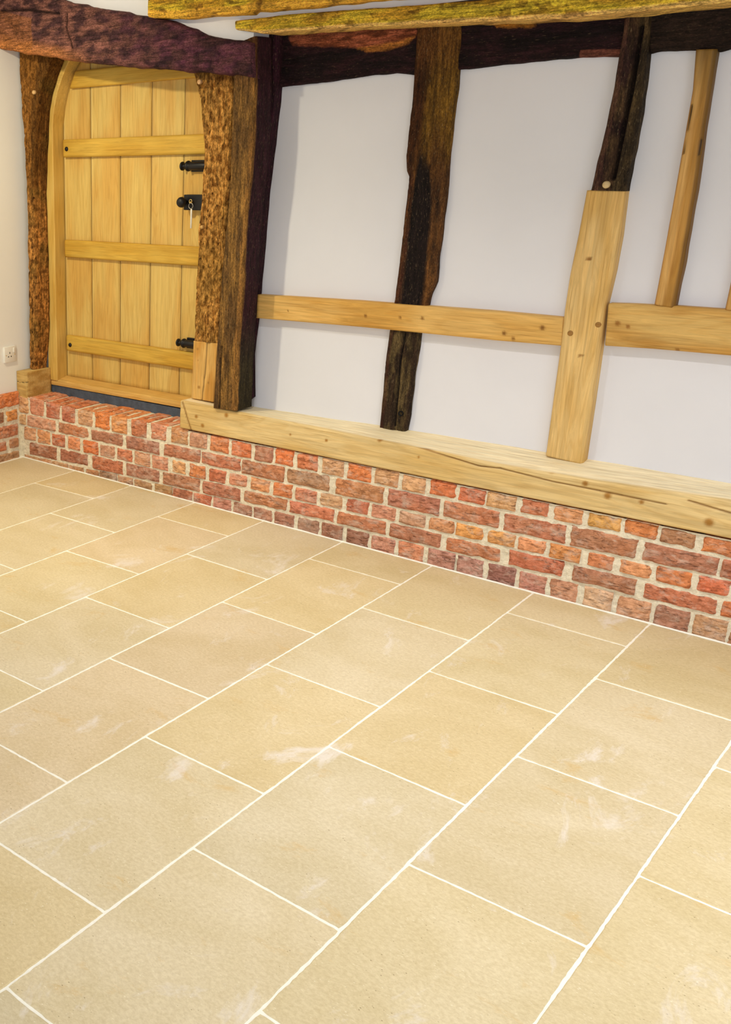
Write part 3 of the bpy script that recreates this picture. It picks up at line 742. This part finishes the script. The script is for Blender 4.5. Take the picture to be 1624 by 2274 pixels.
nc = knots(wood(srgb(230, 194, 128), srgb(218, 176, 102), 3, 6, 'z'), [(x, z, r) for (x, z), r in zip([(2.2285, 1.2106), (2.2358, 1.211), (2.2491, 0.8763), (2.2566, 0.8771), (2.1287, 0.8706)], (.005, .005, .004, .004, .005))])
npost = timber('spliced_post', [(2.1905, 1.4365), (2.1845, 1.2921), (2.1754, 1.154), (2.1744, 1.0286), (2.1781, 0.9006), (2.1785, 0.7361), (2.1805, 0.4944)], [(2.3123, 1.4342), (2.3166, 1.2939), (2.3146, 1.1738), (2.3053, 1.0504), (2.3098, 0.9092), (2.3116, 0.7314), (2.313, 0.4862)], 0.118, 0.06, OAKZ, nc, amp=.0006, edge=.009, seed=41)
tag(npost, 'thick new oak post pegged to both rails, standing on the pale sill beam', 'post')
for px_, pz_ in [(2.2941, 0.9904), (2.2065, 0.9519)]: peg(px_, pz_, .118, .0095, npost, OAKX, srgb(164, 120, 60), .002)

# short studs -----------------------------------------------------------------
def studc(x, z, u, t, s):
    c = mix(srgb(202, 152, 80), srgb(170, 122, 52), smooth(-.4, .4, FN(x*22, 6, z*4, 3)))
    c = mix(c, srgb(222, 176, 106), .75*smooth(.46, .40, u)) if u < .46 else mix(c, srgb(184, 136, 62), .6)  # lit left facet and shaded right edge painted onto the flat stud face
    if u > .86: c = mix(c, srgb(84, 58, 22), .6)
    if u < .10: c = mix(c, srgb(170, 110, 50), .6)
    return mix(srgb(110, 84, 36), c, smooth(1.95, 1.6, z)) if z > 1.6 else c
sA = [(2.4501, 1.8558), (2.4606, 1.7384), (2.4608, 1.6057), (2.4602, 1.4416), (2.4588, 1.2431), (2.4558, 1.0723)]
sB = [(2.5074, 1.8528), (2.5088, 1.8015), (2.5126, 1.631), (2.5188, 1.4408), (2.5208, 1.2146), (2.5171, 1.0648)]
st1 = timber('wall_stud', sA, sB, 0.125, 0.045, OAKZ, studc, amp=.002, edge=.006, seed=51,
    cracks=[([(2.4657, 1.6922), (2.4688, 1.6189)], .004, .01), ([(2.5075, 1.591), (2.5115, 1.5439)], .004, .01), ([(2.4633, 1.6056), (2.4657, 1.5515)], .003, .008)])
tag(st1, 'slim brown oak stud between two white panels, above the deep rail', 'stud')
dx = [(2.6629, 1.0831)][0][0]-[(2.4567, 1.0664)][0][0]
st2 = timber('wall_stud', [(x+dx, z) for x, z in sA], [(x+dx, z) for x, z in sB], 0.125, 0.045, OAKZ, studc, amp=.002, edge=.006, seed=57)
tag(st2, 'oak stud of which only the foot shows above the deeper rail', 'stud')

# dark wall plate along the top -----------------------------------------------
PALE = [(0.9517, 2.0322), (1.197, 2.0294), (1.5044, 2.0221), (1.5087, 1.9792), (1.448, 1.9599), (1.3189, 1.9551), (1.0807, 1.978), (0.9709, 1.9988)]  # paler strips coloured onto the upper part of the plate
PALE2 = [(1.2614, 1.9567), (1.3744, 1.9631), (1.5087, 1.9792), (1.4756, 1.9545), (1.3952, 1.9395), (1.3106, 1.9415)]
PALE3 = [(1.7973, 1.9895), (1.8157, 1.9949), (1.9327, 1.9836), (1.9445, 1.974), (1.8809, 1.9716), (1.8094, 1.9812)]
def platec(x, z, u, t, s):
    c = mix(srgb(40, 19, 24), srgb(22, 11, 15), smooth(-.4, .4, FN(x*6, 2, z*22, 4)))
    pk = smooth(.15, .85, u)
    w = .006*FN(x*20, 8, z*50, 4)
    soft = lambda P: sum(inpoly(x+a, z+w+b_, P) for a, b_ in ((0, 0), (.003, .002), (-.003, -.002), (0, .004), (0, -.004)))/5
    c = mix(c, mix(srgb(160, 88, 60), srgb(112, 58, 34), smooth(-.2, .4, FN(x*10, 3, z*40, 3))), soft(PALE))
    c = mix(c, srgb(170, 108, 48), soft(PALE2)); c = mix(c, srgb(184, 118, 40), soft(PALE3))
    if u > .86 and 2.1 < x < 2.26: c = mix(c, srgb(120, 70, 56), .7)
    return c
wp = timber('wall_plate', [(0.855, 2.0611), (0.9498, 2.0623), (1.4936, 2.0412), (1.6824, 2.0312), (2.2207, 2.0084), (2.3388, 2.006)], [(0.8682, 1.8304), (0.9359, 1.8385), (1.1314, 1.8453), (1.3467, 1.856), (1.4399, 1.8561), (1.5097, 1.8467), (1.6946, 1.851), (1.8168, 1.8557), (1.9715, 1.8603), (2.1036, 1.8615), (2.2197, 1.8526), (2.2842, 1.8543), (2.3182, 1.857)],
    0.145, 0.05, OLDX, platec, amp=.004, edge=.008, seed=61, along='x', wob=.002, step=.0036)
tag(wp, 'dark oak wall plate over the two large white panels, with a pale strip', 'beam')
wp2 = timber('wall_plate', [(2.2854, 2.0269), (2.5147, 2.0183), (2.8221, 2.001)], [(2.319, 1.8527), (2.344, 1.8599), (2.3632, 1.861), (2.4402, 1.8548), (2.4645, 1.8579), (2.5157, 1.8436), (2.5432, 1.8515), (2.8503, 1.8534)],
    0.14, 0.05, OLDX, flat(srgb(40, 28, 22), .4, 20), amp=.004, edge=.008, seed=67, along='x', wob=.003)
tag(wp2, 'blackened oak wall plate over the slim studs, beyond the split dark post', 'beam')

# golden ceiling timbers at the top -------------------------------------------
def gold(c1, c2, low):
    def f(x, z, u, t, s):
        c = mix(c1, c2, smooth(-.35, .4, FN(x*5, 4, z*26, 4)))
        if u > .80: c = mix(c, low, .75)
        if FN(x*16, 9, z*30, 3) > .38: c = mix(c, srgb(90, 44, 16), .6)
        return c
    return f
b1 = timber('ceiling_beam', [(0.8129, 2.0867), (1.0616, 2.0844), (1.441, 2.0679), (1.6627, 2.0572), (1.8972, 2.0481), (2.5522, 2.0294), (2.8438, 2.0209)], [(0.8188, 2.0532), (0.9451, 2.0285), (1.0654, 2.0255), (1.4464, 2.0083), (1.7662, 1.9905), (2.0802, 1.9704), (2.2814, 1.9655), (2.3567, 1.9676), (2.5632, 1.9649), (2.8552, 1.9617)],
    -0.03, 0.16, OLDX, gold(srgb(214, 186, 56), srgb(200, 154, 48), srgb(242, 196, 122)), amp=.004, edge=.008, seed=71, along='x', wob=.002)
tag(b1, 'golden brown rough beam resting across the tops of the posts', 'beam')
b2 = timber('ceiling_beam', [(0.4067, 2.2705), (1.0458, 2.2169), (1.7222, 2.167), (2.4081, 2.1131)], [(0.396, 2.1396), (0.5358, 2.1171), (0.733, 2.1108), (0.8974, 2.1022), (0.9117, 2.1119), (1.0932, 2.0961), (1.2858, 2.0939), (1.4486, 2.0894), (1.732, 2.0788), (2.4178, 2.053)],
    -0.08, 0.12, OLDX, gold(srgb(208, 178, 52), srgb(190, 144, 42), srgb(236, 176, 66)), amp=.005, edge=.008, seed=77, along='x', wob=.003)
tag(b2, 'upper golden brown beam, its sawn end resting on the sagging door head beam', 'beam')

# doorway timbers ---------------------------------------------------------------
def headc(x, z, u, t, s):
    c = mix(srgb(128, 84, 74), srgb(70, 44, 46), smooth(-.35, .35, FN(x*14, 4, z*26, 5)))
    r = smooth(-.1, .6, x); c = mix(c, mix(srgb(84, 42, 60), srgb(42, 20, 34), smooth(-.3, .3, FN(x*9, 7, z*16, 4))), r*.8)
    if u > .72 and x < .1: c = mix(c, srgb(190, 122, 66), .75*smooth(.72, .95, u)*smooth(.1, -.25, x))
    if x < -.35 and .45 < u: c = mix(c, srgb(176, 110, 50), .35)
    return c
hb = timber('door_head_beam', [(-0.6582, 2.4404), (-0.3743, 2.3479), (-0.1661, 2.2751), (-0.1085, 2.2539), (0.0323, 2.2186), (0.2211, 2.1808), (0.3757, 2.1421), (0.5117, 2.1113), (0.6199, 2.0669), (0.7363, 2.0295), (0.8811, 2.0052), (0.9053, 1.995)],
    [(-0.679, 2.1132), (-0.5791, 2.0947), (-0.4338, 2.0669), (-0.1432, 2.0169), (0.0295, 1.985), (0.2482, 1.9562), (0.429, 1.9361), (0.672, 1.9036), (0.8322, 1.8826), (0.9139, 1.8705)],
    -0.05, 0.13, OLDX, headc, amp=.009, edge=.022, seed=81, along='x', wob=.004, step=.0045, nscale=12, pitd=.004,
    cracks=[([(-0.5695, 2.2645), (-0.3785, 2.2486), (-0.1678, 2.2116)], .008, .012), ([(-0.1154, 2.2062), (-0.1112, 2.1306), (-0.0895, 2.0624)], .006, .012)])
tag(hb, 'massive dark purplish head beam sagging over the arched door', 'beam')
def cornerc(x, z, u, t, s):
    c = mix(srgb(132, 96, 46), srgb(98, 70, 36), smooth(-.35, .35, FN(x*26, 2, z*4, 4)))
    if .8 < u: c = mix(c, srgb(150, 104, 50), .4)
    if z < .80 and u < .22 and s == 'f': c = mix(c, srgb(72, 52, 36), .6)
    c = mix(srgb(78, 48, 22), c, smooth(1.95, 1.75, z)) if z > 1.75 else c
    if s == 'b' : c = mix(srgb(50, 22, 30), srgb(52, 44, 24), smooth(.95, .65, z))  # side face painted dark, its shade put into the colour
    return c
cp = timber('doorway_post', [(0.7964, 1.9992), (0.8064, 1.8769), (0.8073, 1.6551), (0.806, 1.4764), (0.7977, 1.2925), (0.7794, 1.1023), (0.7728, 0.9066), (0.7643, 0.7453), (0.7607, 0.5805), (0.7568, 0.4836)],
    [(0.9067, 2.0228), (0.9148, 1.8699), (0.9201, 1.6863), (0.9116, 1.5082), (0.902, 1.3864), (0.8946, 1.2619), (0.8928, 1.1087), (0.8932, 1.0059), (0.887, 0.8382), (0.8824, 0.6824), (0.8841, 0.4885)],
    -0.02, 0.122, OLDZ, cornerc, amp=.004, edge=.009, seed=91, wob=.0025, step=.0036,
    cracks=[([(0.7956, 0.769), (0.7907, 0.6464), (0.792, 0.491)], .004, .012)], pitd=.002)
tag(cp, 'tall weathered brown oak post standing forward at the doorway, on the sill beam end', 'post')
rs = timber('tapered_stud', [(0.8401, 2.0702), (0.8447, 1.6543), (0.8336, 1.2485), (0.8307, 0.9767), (0.8387, 0.8172), (0.8497, 0.696), (0.861, 0.5208)],
    [(0.9314, 2.065), (0.9302, 1.9473), (0.9241, 1.8363), (0.9064, 1.6167), (0.89, 1.4347), (0.8798, 1.2087), (0.8687, 0.9841), (0.8609, 0.8635), (0.8472, 0.7089), (0.8376, 0.5614), (0.8309, 0.4967)],
    0.108, 0.06, OLDZ, flat(srgb(46, 16, 28), .4, 14), amp=.0025, edge=.006, seed=95, wob=.001)
tag(rs, 'dark maroon stud tapering down behind the tall doorway post', 'stud')
def crumbc(x, z, u, t, s):
    c = mix(srgb(210, 154, 80), srgb(146, 96, 42), smooth(-.35, .45, FN(x*60, 6, z*38, 4)))
    if z > 1.85: c = mix(c, srgb(110, 66, 24), .5)
    return mix(c, srgb(120, 96, 40), .35*smooth(-.1, .5, FN(x*4, 3, z*5, 3)))
rb = timber('door_brace', [(0.5327, 1.9369), (0.5411, 1.9041), (0.5646, 1.8541), (0.5809, 1.7991), (0.5971, 1.68), (0.6052, 1.5874), (0.6016, 1.4749), (0.5999, 1.3797), (0.588, 1.2828), (0.5868, 1.1648), (0.5803, 1.0445), (0.5796, 0.9018), (0.5761, 0.7622)],
    [(0.7481, 1.9216), (0.7544, 1.8343), (0.7531, 1.6569), (0.7511, 1.4375), (0.7376, 1.2486), (0.7287, 1.0538), (0.7203, 0.8935), (0.7179, 0.7647)],
    0.055, 0.115, CRUMB, crumbc, amp=.008, edge=.014, seed=101, wob=.002, nscale=22, pitd=.007, step=.0036)
tag(rb, 'worm eaten crumbling orange brown timber right of the arched door, hiding its latch side', 'post')
x_, z_ = [(0.5808, 1.8765)][0]; peg(x_, z_, .052, .010, rb, OAKX, srgb(236, 190, 140), .008)
x_, z_ = [(0.6159, 1.2758)][0]; peg(x_, z_, .052, .008, rb, OAKX, srgb(226, 180, 110), .010)
ft = timber('scarfed_post_foot', [(0.5738, 0.7616), (0.5726, 0.6278), (0.5687, 0.489)], [(0.7183, 0.7644), (0.7085, 0.6238), (0.7009, 0.4889)], 0.058, 0.11, OAKZ,
    knots(wood(srgb(222, 178, 104), srgb(204, 150, 72), 5, 15, 'z'), [(x, z, r) for (x, z), r in zip([(0.6012, 0.7267), (0.6149, 0.5476), (0.669, 0.5763), (0.6055, 0.6744)], (.006, .007, .005, .003))], srgb(176, 128, 62)), amp=.0008, edge=.004, seed=105,
    cracks=[([(0.6545, 0.7638), (0.6468, 0.6159), (0.6329, 0.4854)], .003, .01)], step=.004)
tag(ft, 'short new oak foot let in under the crumbling timber, on the sill beam end', 'post')
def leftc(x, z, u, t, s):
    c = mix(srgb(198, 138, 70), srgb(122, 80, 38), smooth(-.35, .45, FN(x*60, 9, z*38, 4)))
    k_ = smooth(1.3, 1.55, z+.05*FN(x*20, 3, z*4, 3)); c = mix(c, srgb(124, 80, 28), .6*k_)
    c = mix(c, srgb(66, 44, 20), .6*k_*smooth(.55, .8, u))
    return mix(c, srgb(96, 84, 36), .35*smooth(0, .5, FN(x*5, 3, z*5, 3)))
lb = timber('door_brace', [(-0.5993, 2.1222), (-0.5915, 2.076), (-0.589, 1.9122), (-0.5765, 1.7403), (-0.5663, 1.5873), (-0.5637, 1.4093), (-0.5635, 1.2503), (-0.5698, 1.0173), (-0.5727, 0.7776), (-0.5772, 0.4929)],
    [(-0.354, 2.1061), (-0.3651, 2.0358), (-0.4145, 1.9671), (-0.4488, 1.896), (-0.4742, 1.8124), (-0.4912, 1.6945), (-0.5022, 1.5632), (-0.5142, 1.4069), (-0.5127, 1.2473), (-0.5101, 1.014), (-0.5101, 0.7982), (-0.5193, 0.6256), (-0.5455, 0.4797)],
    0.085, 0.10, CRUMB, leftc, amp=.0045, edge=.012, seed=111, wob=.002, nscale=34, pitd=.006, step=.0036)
tag(lb, 'gnarled brown oak brace left of the arched door, on a squared block', 'post')
x_, z_ = [(-0.4804, 1.8955)][0]; peg(x_, z_, .082, .010, lb, OAKX, srgb(232, 190, 130), .008)
bl = timber('oak_block', [(-.598, .338), (-.598, .480)], [(-.516, .338), (-.516, .480)], 0.004, 0.19, OAKX, wood(srgb(214, 180, 112), srgb(186, 146, 78), 8, 5, 'x'), amp=.001, edge=.004, step=.004, seed=7,
    cracks=[([(-.6, .425), (-.57, .42), (-.51, .428)], .002, .006)])
tag(bl, 'squared oak block at the corner of the walls, under the gnarled brace', 'block')

# ================================================================== ARCHED DOOR AND FRAME
CX, RD, SPR = 0.032, 0.498, 1.70
DO1, DO2 = srgb(222, 192, 116), srgb(212, 176, 92)
fr = empty('door_frame', (CX, 0.24, 0.385))
tag(fr, 'arched oak door frame with a sloping oak threshold, set behind the rough timbers', 'door frame')
def archpts(r, spr=SPR, n=40):
    return [(CX-r*math.cos(math.pi*k/n), spr+r*math.sin(math.pi*k/n)) for k in range(n+1)]
def bentbar(name, inner, outer, y0, y1, mat, col, parent):
    """a bar whose inner and outer edges are polylines, chamfered arris on the inner front"""
    V, F, Cc = [], [], []
    for (xi, zi), (xo, zo) in zip(inner, outer):
        L = math.dist((xi, zi), (xo, zo)); ux, uz = (xo-xi)/L, (zo-zi)/L; ch = .004
        for x, y, z in ((xi, y1, zi), (xi, y0+ch, zi), (xi+ux*ch, y0, zi+uz*ch), (xi+ux*L*.5, y0, zi+uz*L*.5), (xo, y0, zo), (xo, y1, zo)):
            V.append((x, y, z)); Cc.append(col(x, z, 0, 0, 'f'))
    n = len(inner)
    for i in range(n-1):
        for k in range(6): k2 = (k+1) % 6; F.append((i*6+k, i*6+k2, (i+1)*6+k2, (i+1)*6+k))
    F.append(tuple(range(6))[::-1]); F.append(tuple((n-1)*6+k for k in range(6)))
    a, b, c_ = (Vector(V[i]) for i in F[2][:3])
    if (b-a).cross(c_-a).y > 0: F = [tuple(reversed(f)) for f in F]
    return obj(name, V, F, mat, Cc, parent, smooth_=False)
jc = wood(srgb(224, 188, 104), srgb(212, 170, 82), 4, 3, 'z')
zt_ = 0.415
up = [lerp(zt_, SPR, k/10) for k in range(11)]
for sgn, nm in ((-1, 'jamb'), (1, 'jamb')):
    inner = [(CX+sgn*RD, z) for z in up[:-1]]; outer = [(CX+sgn*(RD+.065), z) for z in up[:-1]]
    ai = archpts(RD); ao = archpts(RD+.065)
    for k in range(0, 7):
        kk = k if sgn < 0 else 40-k
        inner.append(ai[kk]); outer.append(ao[kk])
    bentbar(nm, inner, outer, 0.19, 0.31, DOORZ, jc, fr)
bentbar('arch_head', archpts(RD)[6:35], archpts(RD+.065)[6:35], 0.19, 0.31, DOORX, jc, fr)
# threshold
V = []; F = []; Cc = []
for x in [lerp(-.575, .60, i/40) for i in range(41)]:
    zl = .386+.006*(x+.54)/.93
    for y, z in ((.31, zl), (.195, zl), (.193, zl+.012), (.195, zl+.027), (.199, zl+.031), (.262, zl+.044), (.31, zl+.046)):
        V.append((x, y, z)); Cc.append(mix(srgb(226, 186, 110), srgb(214, 166, 84), .5+.5*FN(x*8, y*40, z*60, 3)))
for i in range(40):
    for k in range(7): k2 = (k+1) % 7; F.append((i*7+k, (i+1)*7+k, (i+1)*7+k2, i*7+k2))
F.append(tuple(range(7))); F.append(tuple(280+k for k in range(7))[::-1])
F = [tuple(reversed(f)) for f in F]
obj('threshold', V, F, DOORX, Cc, fr, smooth_=False)
# slate damp course under the frame
v_, f_ = boxvf(-.60, .60, .2, .30, .322, .3845, .002)
tag(obj('slate_strip', v_, f_, SLATE, None, smooth_=False), 'dark grey slate strip under the door threshold, on the brick step', 'slate')

door = empty('door_1', (CX, .28, .43)); tag(door, kind='structure')
door['_w'] = list(door.location)
def child_of_part(name, V, F, mat, part, smooth_=True):
    wl = part.parent.location
    V = [(v[0]-wl[0], v[1]-wl[1], v[2]-wl[2]) for v in V]
    me = bpy.data.meshes.new(name); me.from_pydata(V, [], F); me.materials.append(mat)
    if smooth_: me.polygons.foreach_set('use_smooth', [True]*len(me.polygons))
    me.update(); o = bpy.data.objects.new(name, me); COL.objects.link(o); o.parent = part
    return o
PY = .265
edges = [CX-RD+.006, -.2665, -.0665, .1335, .3315, CX+RD-.006]
for i in range(5):
    xa, xb = edges[i]+.0012, edges[i+1]-.0012
    zh = lambda x: SPR+math.sqrt(max(0.0004, (RD-.005)**2-(x-CX)**2))
    n_ = 10; top = [(lerp(xa, xb, k/n_), zh(lerp(xa, xb, k/n_))) for k in range(n_+1)]
    base = random.choice((0, 1)); c1 = mix(DO1, DO2, random.random()*.7); V, F, Cc = [], [], []
    cf = wood(c1, mix(c1, srgb(206, 150, 64), .5), 2.5, i*7.3, 'z')
    nz = 60
    for k in range(n_+1):
        x, zt2 = top[k]; dd = min(x-xa, xb-x); yv = PY+(.003 if dd < 1e-6 else 0)
        for j in range(nz+1):
            z = lerp(.428, zt2, j/nz); V.append((x, yv, z)); Cc.append(cf(x, z, 0, 0, 'f'))
    for k in range(n_):
        for j in range(nz): F.append((k*(nz+1)+j, (k+1)*(nz+1)+j, (k+1)*(nz+1)+j+1, k*(nz+1)+j+1))
    m0 = len(V)
    for k in range(n_+1):
        x, zt2 = top[k]; V += [(x, PY+.026, .428), (x, PY+.026, zt2)]; Cc += [c1, c1]
    for k in range(n_):
        a = m0+2*k; F.append((a+2, a, a+1, a+3)); F.append((k*(nz+1)+nz, (k+1)*(nz+1)+nz, a+3, a+1)); F.append((k*(nz+1), a, a+2, (k+1)*(nz+1)))
    F.append(tuple(range(nz, -1, -1))+(m0, m0+1)); e = n_*(nz+1); F.append(tuple(range(e, e+nz+1))+(m0+2*n_+1, m0+2*n_))
    obj('plank', V, F, DOORZ, Cc, door)
lc = wood(srgb(214, 174, 76), srgb(202, 158, 60), 3, 8, 'x')
led = []
for k, (zb, zt2, xl, xlt) in enumerate(((1.912, 1.992, -.388, -.344), (1.584, 1.671, -.44, -.44), (1.080, 1.169, -.44, -.44), (.578, .663, -.437, -.437))):
    xr = .515
    led.append(timber('ledge', [(xlt, zt2), (xr if k else .43, zt2)], [(xl, zb), (xr, zb)], .24, .025, DOORX, lc, door, amp=.0004, edge=.005, seed=200+k, along='x', step=.008))
for k, px in ((1, [(-0.4138, 1.6248)]), (3, [(-0.4091, 0.6124)])):
    x, z = px[0]; v_, f_ = lathe([(0.004, .0115), (-.001, .0115), (-.005, .0095), (-.0075, .005), (-.008, .001)], 'y', (x, .24, z), 20)
    child_of_part('bolt_head', v_, f_, IRON, led[k])
# sliding bolts on the latch side: knob, neck, collar, barrel lying along the door
def bolt2(px_l, zc, s=1.0):
    L = .17
    pr = [(0, .004), (.001, .0165), (.004, .020), (.009, .020), (.012, .0155), (.014, .009), (.024, .0075), (.030, .009), (.033, .014), (.035, .0225), (.041, .0245), (.047, .0225), (.049, .018), (.053, .019), (L-.003, .019), (L, .017)]
    v_, f_ = lathe([(a, b*s) for a, b in pr], 'x', (px_l, PY-.028, zc), 28)
    b_ = obj('barrel_bolt', v_, f_, IRON, None, door)
    v_, f_ = boxvf(px_l+.045, px_l+L+.01, PY-.012, PY+.002, zc-.026, zc+.026, .002); child_of_part('back_plate', v_, f_, IRON, b_, False)
    return b_
(x1, z1), (x2, z2) = [(0.3426, 1.5329), (0.3389, 0.7063)]
bolt2(x1, z1); bolt2(x2, z2, .95)
# rim lock box, round knob, key with a long tag
(lx0, lz1), (lx1, lz0) = [(0.3714, 1.4062), (0.4636, 1.3366)]
v_, f_ = boxvf(lx0, lx1+.03, .222, PY+.002, lz0, lz1, .003)
lock = obj('rim_lock', v_, f_, IRON, None, door, smooth_=False)
kx, kz = [(0.3839, 1.3732)][0]
v_, f_ = lathe([(-.030, .002), (-.0285, .012), (-.024, .019), (-.016, .0235), (-.006, .0245), (.002, .021), (.008, .013), (.012, .008), (.05, .008)], 'y', (kx, .20, kz), 28)
child_of_part('knob', v_, f_, IRON, lock)
v_, f_ = boxvf(kx-.012, lx0+.01, .236, PY, kz-.022, kz+.022, .003); child_of_part('knob_plate', v_, f_, IRON, lock, False)
(hx, hz), (rx, rz), (tx0, tz0), (tx1, tz1) = [(0.4249, 1.3732), (0.4294, 1.3572), (0.4311, 1.3451), (0.4351, 1.2558)]
key = empty('door_key', (hx, .212, hz-.08)); key['_w'] = list(key.location)
tag(key, 'steel key with a ring and long hanging tag, in the black rim lock', 'key')
v_, f_ = join(lathe([(0, .004), (.02, .004)], 'y', (hx, .206, hz), 12), torus((hx, .206, hz+.004), .008, .0022, 'y', 20, 6)); obj('key_shank', v_, f_, BRASS, None, key)
v_, f_ = torus((rx, .203, rz), .0125, .0012, 'y', 28, 6); obj('split_ring', v_, f_, STEEL, None, key)
v_, f_ = boxvf(tx0-.005, tx0+.005, .2045, .2065, tz1, tz0-.002, .0008); obj('hanging_tag', v_, f_, STEEL, None, key)

# ================================================================== SOCKET
(sy0, sz1), (sy1, sz0) = [(-0.0809, 0.6254), (-0.0007, 0.5329)]
sock = empty('wall_socket', (XL, (sy0+sy1)/2, sz0))
tag(sock, 'white single switched socket low on the cream wall beside the door', 'socket')
sc_ = (sy0+sy1)/2; hw = .043; zc = (sz1+sz0)/2
v_, f_ = boxvf(XL-.004, XL+.011, sc_-hw, sc_+hw, zc-hw, zc+hw, .003); pl = obj('face_plate', v_, f_, WHITEP, None, sock)
v_, f_ = boxvf(XL+.009, XL+.015, sc_+.020, sc_+.031, zc+.008, zc+.034, .0015); obj('switch_rocker', v_, f_, WHITEP, None, sock)
v_, f_ = join(boxvf(XL+.0095, XL+.0117, sc_-.007, sc_-.003, zc+.004, zc+.014), boxvf(XL+.0095, XL+.0117, sc_-.018, sc_-.012, zc-.014, zc-.008), boxvf(XL+.0095, XL+.0117, sc_+.002, sc_+.008, zc-.014, zc-.008))
obj('pin_holes', v_, f_, DARK, None, sock, smooth_=False)
for dy in (-.031, .031):
    v_, f_ = lathe([(0.009, .0028), (.0122, .0028)], 'x', (XL, sc_+dy, zc-.002), 12); obj('screw', v_, f_, BRASS, None, sock)
for o in S.objects:
    if '_w' in o: del o['_w']
